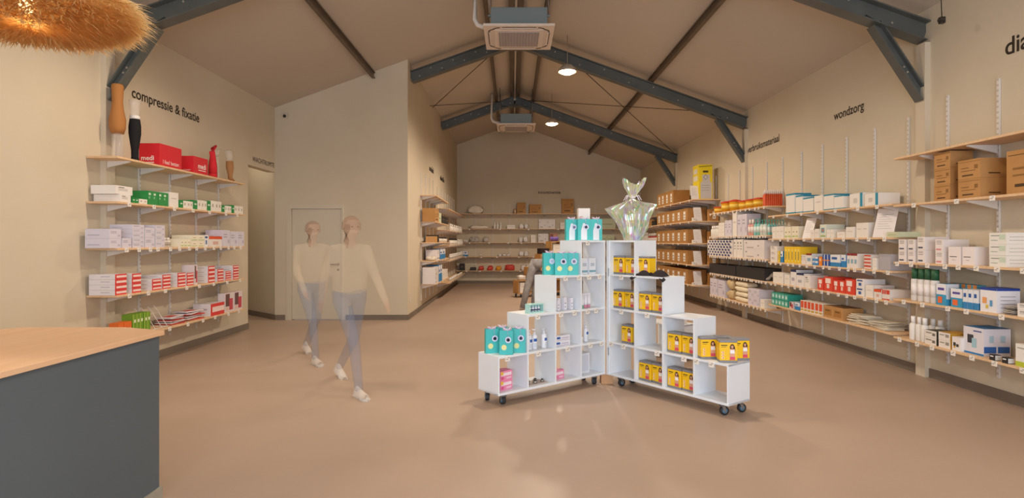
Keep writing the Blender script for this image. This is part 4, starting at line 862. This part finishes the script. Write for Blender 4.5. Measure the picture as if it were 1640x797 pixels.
# pump bottles
def pump(h=.19,r=.027,blue='2f5fae'):
    t = thing('pump_bottle','x','bottle'); wm = M('e8eaf0',.35); b = MB()
    b.lathe([(r*.9,0),(r,.008),(r,h*.62),(r*.8,h*.70),(r*.4,h*.74)],wm,18); b.build('bottle_body',t)
    b = MB(); b.lathe([(r*.45,h*.74),(r*.45,h*.8),(r*.15,h*.82),(r*.15,h*.93)],wm,12); b.box(-r*1.0,r*.3,-.006,.006,h*.93,h*.98,wm); b.build('pump',t)
    b = MB(); n=7; vs=[]
    for z in (h*.38,h*.52):
        for k in range(n): a = -math.pi/2+(-.7+1.4*k/(n-1)); vs.append(((r+.0006)*math.cos(a),(r+.0006)*math.sin(a),z))
    b.add(vs,[(k,k+1,n+k+1,n+k) for k in range(n-1)],M(blue),True)
    vs=[]
    for z in (h*.1,h*.3):
        for k in range(n): a = -math.pi/2+(-.6+1.2*k/(n-1)); vs.append(((r+.0006)*math.cos(a),(r+.0006)*math.sin(a),z))
    b.add(vs,[(k,k+1,n+k+1,n+k) for k in range(n-1)],M('cfd8e2'),True); b.build('blue_label',t); return t
pp = pump(); fp=[True]
def addpump(x,y,r,lab):
    o = pp if fp[0] else copy_tree(pp); fp[0]=False; put(o,UL,x,y,zin(r),random.uniform(-.3,.3)); tag(o,lab,'bottle','white pump bottles on the display')
addpump(.43,.09,1,'white pump bottle with blue label, left in second column'); addpump(.50,.10,1,'white pump bottle with blue label, middle in second column'); addpump(.60,.08,1,'white pump bottle with blue label, right in second column')
addpump(1.09,.16,1,'white pump bottle with blue label, left in joint column'); addpump(1.17,.09,1,'white pump bottle with blue label, right in joint column')
def pink(x,y,z,lab): 
    o = BX('ee8fb4',('F',.08,.5,.92,.82,'f6e3ea'),('F',.08,.12,.3,.4,'e05a8c'),('F',.05,.6,.25,.95,'f0c440'),('F',.5,.15,.9,.35,'f4c9da'),('R',.1,.3,.9,.7,'f6e3ea'))(.15,.1,.085); ul_item(o,x,y,z,lab,'pack',.1,'pink packs')
pink(.14,.12,zin(0),'pink pack, lower of two in the outer left cell'); pink(.14,.12,zin(0)+.086,'pink pack, upper of two in the outer left cell'); pink(.78,.12,zin(0),'pink pack in third column, bottom cell'); 
for k in range(5):
    b = MB(); b.lathe([(.018,0),(.022,.004),(.022,.016),(.012,.02)],M('a8a8a4',.2,.8),14); b.lathe([(.012,.02),(.012,.028)],M('4a4a48'),10); o = b.build('metal_tin'); ul_item(o,.40+.045*k,.08+.05*(k%2),zin(0)+.0065,'small silver tin, %s from left, on the tray' % ORD[k],'tin',0,'small silver tins')
b = MB(); b.box(-.13,.13,-.07,.07,0,.006,M('c9b8b0')); ul_item(b.build('small_tray'),.49,.11,zin(0),'thin pale tray in second bottom cell','tray')
for k in range(2): o = BX('e6e6ee',('F',.05,.35,.3,.75,'2f5fae'),('F',.4,.4,.9,.55,'b9b4c8'),('F',.1,.1,.9,.2,'cdb8c8'))(.19,.06,.05); ul_item(o,.82,.08,zin(1)+k*.051,'flat white blue carton, %s of two, third column' % ['lower','upper'][k],'box',.05*k,'flat white blue cartons')
for k in range(5): o = BX('e6e4ec',('F',.2,.2,.8,.3,'b9b4c6'),('F',.2,.5,.8,.56,'8f8aa4'))(.034,.04,.10+.012*(k%3)); ul_item(o,.78+.045*k,.09+.04*(k%2),zin(2),'slim white carton, %s from left in third column' % ORD[k],'box',0,'slim white cartons')
for k in range(3):
    b = MB(); b.lathe([(.018,0),(.018,.03)],M(['7fb59a','d98ca4','d98ca4'][k]),12); b.lathe([(.018,.03),(.021,.05),(.02,.13)],M('e6e4ea'),12); b.box(-.024,.024,-.002,.002,.13,.145,M('e6e4ea')); ul_item(b.build('cream_tube'),1.10+.055*k,.07+.01*k,zin(2),'standing cream tube, %s from left, joint column' % ORD[k],'tube',0,'standing cream tubes')
for k in range(2): o = BX('e4e8ee',('F',0,.12,1,.25,'7fa9b8'),('F',.2,.5,.8,.7,'b8c4d0'),('R',0,.12,1,.25,'7fa9b8'))(.10,.06,.16); ul_item(o,1.11+.115*k,.08,zin(3),'white pouch with blue band, %s in the top cell' % ['left','right'][k],'pack',.1,'white blue pouches')
o = BX('e2e4ea',('F',.1,.1,.9,.9,'d2d6e0'))(.15,.1,.2); ul_item(o,1.16,.15,zin(0),'white packet in joint column, bottom cell','pack')
# cellophane gift basket
FILM = bpy.data.materials.new('iridescent_film'); FILM.use_nodes = True; nt = FILM.node_tree; nt.nodes.clear()
out = nt.nodes.new('ShaderNodeOutputMaterial'); tr = nt.nodes.new('ShaderNodeBsdfTransparent'); gl = nt.nodes.new('ShaderNodeBsdfGlossy'); df = nt.nodes.new('ShaderNodeBsdfTranslucent'); mx = nt.nodes.new('ShaderNodeMixShader'); m2 = nt.nodes.new('ShaderNodeMixShader')
tc = nt.nodes.new('ShaderNodeTexCoord'); n1 = nt.nodes.new('ShaderNodeTexNoise'); n1.inputs['Scale'].default_value = 13; n1.inputs['Detail'].default_value = 2; mp = nt.nodes.new('ShaderNodeMapping'); mp.inputs['Scale'].default_value = (3,3,.8)
rp = nt.nodes.new('ShaderNodeValToRGB'); e = rp.color_ramp.elements; e[0].position=.3; e[0].color=(.2,.9,.7,1); e[1].position=.7; e[1].color=(.95,.4,.8,1)
for p_,c_ in ((.42,(.9,.95,.5,1)),(.5,(.95,.97,1,1)),(.6,(.6,.75,1,1))): q = rp.color_ramp.elements.new(p_); q.color=c_
nt.links.new(tc.outputs['Object'],mp.inputs[0]); nt.links.new(mp.outputs[0],n1.inputs['Vector']); nt.links.new(n1.outputs['Fac'],rp.inputs[0]); nt.links.new(rp.outputs[0],gl.inputs[0]); nt.links.new(rp.outputs[0],df.inputs[0]); gl.inputs['Roughness'].default_value=.18
nt.links.new(gl.outputs[0],mx.inputs[1]); nt.links.new(df.outputs[0],mx.inputs[2]); mx.inputs[0].default_value=.55
nt.links.new(tr.outputs[0],m2.inputs[1]); nt.links.new(mx.outputs[0],m2.inputs[2]); m2.inputs[0].default_value=.6; nt.links.new(m2.outputs[0],out.inputs[0])
t = thing('gift_package','gift wrapped in iridescent cellophane tied at the top','gift'); 
b = MB(); prof = [(0,.080,.055),(.06,.10,.06),(.13,.13,.065),(.20,.155,.075),(.26,.185,.075),(.31,.205,.07),(.335,.16,.065),(.36,.105,.06),(.39,.055,.045),(.41,.028,.028),(.425,.022,.02),(.445,.032,.025),(.48,.05,.035),(.52,.075,.04),(.56,.09,.05),(.59,.10,.055)]
N=96; vs=[]; fs=[]
for j,(z,wx,wy) in enumerate(prof):
    for k in range(N):
        a=2*math.pi*k/N; top = max(0,(z-.43)/.16); mid = max(0,1-abs(z-.31)/.1)
        cr = 1+(.05+.10*top+.06*mid)*(1 if k%2 else -1)*noise.noise(Vector((k*.9,z*3,1)))*2.2+.16*noise.noise(Vector((math.cos(a)*2.4,math.sin(a)*2.4,z*5)))
        corner = abs(math.cos(a))**10
        x = 1.08*wx*math.cos(a)*cr*(1+.25*mid*corner); y = wy*math.sin(a)*cr*1.3
        zz = z + .045*mid*corner*(1 if math.cos(a)>0 else .3) + top*(.035*math.sin(a*2+.7)+.03*noise.noise(Vector((k*.35,2,2))))
        vs.append((x+.012*math.sin(z*14), y, zz))
for j in range(len(prof)-1):
    for k in range(N): fs.append((j*N+k,j*N+(k+1)%N,(j+1)*N+(k+1)%N,(j+1)*N+k))
b.add(vs,fs,FILM,False); b.build('cellophane',t)
b = MB(); b.lathe([(.026,.42),(.03,.43),(.026,.44)],M('e8e2ea',.4),14)
for k in range(8):
    a=k*.8; b.tube([(.02*math.cos(a),.02*math.sin(a),.43),(.06*math.cos(a),.05*math.sin(a),.45),(.09*math.cos(a),.07*math.sin(a),.40)],.004,M('eee6f0',.4),5)
b.build('ribbon',t)
put(t,UR,.175,.15,zt(4),.55)
for w2,d2,h2,x,y,c,lab in ((.09,.05,.22,-.035,.02,'d8b89a','beige carton inside the cellophane gift'),(.06,.05,.15,.05,.0,'b8c8d8','pale blue carton inside the cellophane gift'),(.05,.05,.28,.015,.045,'e6d8dc','tall pale carton inside the cellophane gift')):
    o = BX(c,('F',.1,.3,.9,.6,'f0ece8'))(w2,d2,h2); put(o,UR,.175+x,.15+y,zt(4)+.002,0); tag(o,lab,'box')

# ------------------------------------------------------------ oak stepped display farther back
uo = dict(loc=(.15,14.75,0), a=math.radians(28))
OK_ = stair('stair_display','natural oak stepped display on castors behind the white display',uo['loc'],uo['a'],[1,2,3,4],OAK,[])
for c in range(4):
    o = K['whiteplain'](.24,.2,.26); put(o,uo,c*P_+.18,.12,zin(c)if c==0 else zin(c),0); tag(o,'cream carton in the oak display, %s column from left' % ORD[c],'box','cream cartons in the oak display')
o = BX('2a2226')(.26,.2,.15); put(o,uo,.72+.12,.15,zt(3),0); tag(o,'black carton on the oak display third step','box')
o = SOFT('6b55a0','purple_cloth','cloth',None,.3)(.22,.2,.12); put(o,uo,1.2,.15,zt(4),0); tag(o,'purple cloth on top of the oak display','cloth')
o = SOFT('d9d2cc','cloth_stack','cloth',None,.3)(.24,.2,.12); put(o,uo,.17,.15,zt(1),0); tag(o,'white folded cloth on the oak display lowest step','cloth')
# grey mannequin trousers leaning on the oak display
t = thing('mannequin_trousers','grey trousers on a half mannequin before the oak display','mannequin',(.47,12.2,0)); gm = noisy('grey_cloth','8d8b8c','a09e9f',12,.9)
b = MB(); b.tube([(-.26,0,.03),(-.17,.02,.4),(-.06,.03,.8),(.04,.03,1.0)],.1,gm,12,[.06,.075,.1,.13]); b.tube([(-.02,.05,.03),(.02,.04,.4),(.08,.03,.8),(.06,.03,1.0)],.1,gm,12,[.06,.075,.1,.13]); b.lathe([(.13,.9),(.14,.98),(.12,1.08)],gm,14,(.05,.03,0)); b.build('trousers',t)
b = MB(); b.lathe([(.2,0),(.2,.02)],M('9a9896',.3,.6),20); b.build('base',t)
# low white cube stand behind the right wing
us = dict(loc=(1.60,7.35,0), a=math.radians(-50))
sd = stair('cube_stand','low white cube stand behind the right display wing',us['loc'],us['a'],[1,1],WHITE_L,[])
o = SOFT('7fb84e','green_packet','packet',None,.5)(.12,.08,.16); put(o,us,.42,.15,zt(1),.3); tag(o,'green and white packet on the low white stand','packet')
o = BX('e9e2d8',('F',.1,.3,.5,.6,'c86a50'),('F',.5,.5,.9,.8,'6aa0a0'))(.13,.09,.09); put(o,us,.57,.12,zt(1),0); tag(o,'small patterned carton on the low white stand','box')
o = BX('dfe6e2',('F',.1,.2,.9,.8,'4f9a92'))(.12,.08,.14); put(o,us,.5,.12,zin(0),0); tag(o,'teal fronted carton inside the low white stand','box')

# ------------------------------------------------------------ people
def person(label, foot_l, foot_r, lean, arm_phase, hair_col):
    """feet as world (x, y); walks along the line between them, camera-right"""
    fl = Vector((*foot_l,0)); fr_ = Vector((*foot_r,0)); hd = (fr_-fl).normalized(); side = Vector((-hd.y,hd.x,0)); mid = fl.lerp(fr_,.52)
    W = lambda f, s, z: tuple((hd*f+side*s+Vector((0,0,z))))
    prim = []  # (a, b, ra, rb, region)
    def cap(a,b_,ra,rb,reg): prim.append((Vector(a),Vector(b_),ra,rb,reg))
    hf = (fr_-fl).length/2
    hipL, hipR = W(0,.085,.88), W(0,-.085,.88)
    # rear leg (left, still on its toes) and front leg (right, heel down)
    kL, aL = W(-hf*.30+.06,.085,.49), W(-hf-.02,.09,.12); kR, aR = W(hf*.62+.02,-.085,.50), W(hf-.03,-.09,.09)
    cap(hipL,kL,.088,.056,'j'); cap(kL,aL,.056,.042,'j'); cap(hipR,kR,.088,.056,'j'); cap(kR,aR,.056,.042,'j')
    cap(W(0,.07,.93),W(0,-.07,.93),.105,.105,'j')
    [cap(W(.02*q/8,.055+.007*q,.98+.045*q),W(.02*q/8,-.055-.007*q,.98+.045*q),.112-.0008*q*q,.112-.0008*q*q,'s') for q in range(10)]
    for s, ph in ((1,arm_phase),(-1,-arm_phase)):
        sh = W(.02,s*.17,1.37); el_ = W(.02+.10*ph,s*.225,1.10); wr = W(.08+.26*ph,s*.215,.88)
        cap(sh,el_,.055,.046,'s'); cap(el_,wr,.046,.034,'s')
        d = (Vector(wr)-Vector(el_)).normalized(); pm = Vector(wr)+d*.07
        cap(Vector(wr)+d*.01,pm,.026,.028,'k')
        for q in range(4):
            o0 = pm + hd*(.024-.016*q)+d*.015; ln = (.065,.075,.07,.055)[q]; cap(o0,o0+d*ln*.55,.0095,.009,'k'); cap(o0+d*ln*.55,o0+d*ln+side*(-s)*.018,.009,.0075,'k')
        cap(Vector(wr)+d*.03+hd*.02,Vector(wr)+d*.075+hd*.045,.012,.009,'k')
    cap(W(.02,0,1.40),W(.035,0,1.50),.052,.048,'k')
    hc = Vector(W(.05,0,1.585))
    cap(hc+Vector((0,0,.03))-hd*.012,hc+Vector((0,0,.03))+hd*.012,.083,.080,'k'); cap(hc+hd*.02+Vector((0,0,-.05)),hc+hd*.03+Vector((0,0,-.055)),.058,.05,'k')
    cap(hc+hd*.088+Vector((0,0,.01)),hc+hd*.105+Vector((0,0,-.022)),.010,.014,'k')
    for s in (-1,1): cap(hc+side*s*.078+Vector((0,0,.02)),hc+side*s*.082+Vector((0,0,-.02)),.014,.010,'k')
    cap(hc+hd*.083+side*.018+Vector((0,0,-.052)),hc+hd*.083-side*.018+Vector((0,0,-.052)),.007,.007,'k')
    b = MB(); dm_ = M('ffffff')
    for a,c,ra,rb,_ in prim:
        n=9; ts=[i/(n-1) for i in range(n)]; d=(c-a); L=d.length; dn=d.normalized() if L>1e-6 else Vector((0,0,1))
        pts=[a-dn*ra*math.cos(u) for u in (.01,.45,.9,1.3)]; rs=[ra*math.sin(u) for u in (.01,.45,.9,1.3)]
        pts+=[a.lerp(c,u) for u in (0,.33,.66,1)]; rs+=[ra+(rb-ra)*u for u in (0,.33,.66,1)]
        pts+=[c+dn*rb*math.cos(u) for u in (1.3,.9,.45,.01)]; rs+=[rb*math.sin(u) for u in (1.3,.9,.45,.01)]
        b.tube(pts,1,dm_,16,rs)
    o = b.build('body_src'); r = o.modifiers.new('r','REMESH'); r.mode='VOXEL'; r.voxel_size=.0085; s_ = o.modifiers.new('s','SMOOTH'); s_.factor=.5; s_.iterations=6
    dg = bpy.context.evaluated_depsgraph_get(); dg.update(); me = bpy.data.meshes.new_from_object(o.evaluated_get(dg)); bpy.data.objects.remove(o)
    AL = .15
    mats = {'k':M('d9a88c',.6,0,AL),'s':M('e0cdb0',.85,0,AL*.9),'j':M('808ea6',.85,0,AL*1.35)}
    me.materials.clear(); [me.materials.append(mats[k]) for k in 'ksj']
    for p in me.polygons:
        c = p.center; best = 9; rg = 's'
        for a,q,ra,rb,reg in prim:
            d = q-a; tt = max(0,min(1,(c-a).dot(d)/max(d.dot(d),1e-9))); ds = (c-a-d*tt).length-(ra+(rb-ra)*tt)
            if ds < best: best = ds; rg = reg
        p.material_index = 'ksj'.index(rg); p.use_smooth = True
    t = thing('person',label,'person',(mid.x,mid.y,0))
    body = bpy.data.objects.new('body', me); C.objects.link(body); body.parent = t
    # hair
    b = MB(); hm_ = M(hair_col,.8,0,AL*1.7); R3 = Matrix((hd,side,Vector((0,0,1)))).transposed()
    vs=[];fs=[];n=20
    for j in range(9):
        tt = .02+j/8*1.75
        for k in range(n):
            a=2*math.pi*k/n; back = math.cos(a) < .35
            th_ = tt if back else min(tt,1.0); v = Vector((.099*math.sin(th_)*math.cos(a)-.012,.092*math.sin(th_)*math.sin(a),.10*math.cos(th_)+.025+(-.02 if back and tt>1.5 else 0))); vs.append(hc+R3@v)
    for j in range(8):
        for k in range(n): fs.append((j*n+k,j*n+(k+1)%n,(j+1)*n+(k+1)%n,(j+1)*n+k))
    b.add(vs,fs,hm_,True); b.tube([hc-hd*.09+Vector((0,0,.03)),hc-hd*.13+Vector((0,0,-.02)),hc-hd*.13+Vector((0,0,-.12)),hc-hd*.11+Vector((0,0,-.2))],.03,hm_,10,[.025,.035,.03,.01]); b.build('hair',t)
    b = MB()
    for s in (-1,1): b.ell(hc+hd*.083+side*s*.03+Vector((0,0,.012)),(.008,.008,.005),M('3a2a22',.4,0,.5),8)
    b.build('eyes',t)
    for (an, ps, tilt) in ((Vector(aL),.09,.35),(Vector(aR),-.09,-.0)):
        b = MB(); sm_ = M('e9e2da',.6,0,.5); pv = Vector(an)
        Rm = R3.to_4x4() @ Matrix.Rotation(tilt,4,'Y')
        zoff = -.085 if tilt==0 else -.085
        b.X = Matrix.Translation(pv) @ Rm
        outl = [(-.075,-.028),(-.07,.028),(-.02,.033),(.06,.03),(.12,.044),(.17,.034),(.19,0),(.17,-.034),(.12,-.044),(.06,-.032),(-.02,-.033)]
        b.prism(outl,-.088,-.068,M('f0ece6',.6,0,.5))
        prof=[(-.065,.0,.030,.045),(-.03,0,.036,.05),(.03,0,.036,.03),(.08,0,.042,.018),(.13,0,.04,.01),(.17,0,.02,.004)]
        vs=[];fs=[];n=12
        for x,_,w_,hh in prof:
            for k in range(n):
                a=math.pi*k/(n-1); vs.append((x,w_*math.cos(a),-.068+(.03+hh)*math.sin(a)))
        for j in range(len(prof)-1):
            for k in range(n-1): fs.append((j*n+k,(j+1)*n+k,(j+1)*n+k+1,j*n+k+1))
        fs.append(tuple(range(n))); fs.append(tuple(range((len(prof)-1)*n,len(prof)*n)))
        b.add(vs,fs,sm_,True); b.build('shoe',t)
def fp_(px,py): Y = HC*F/(py-VY); return ((px-VX)/F*Y, Y)
person('faint blurred person in cream sweater and grey-blue jeans, walking in front', fp_(531,606), fp_(590,634), 0, 1, '7a5d48')
person('faint blurred person in cream sweater and grey-blue jeans, walking behind, nearer door', fp_(480,566), fp_(518,582), 0, -1, '7a5d48')
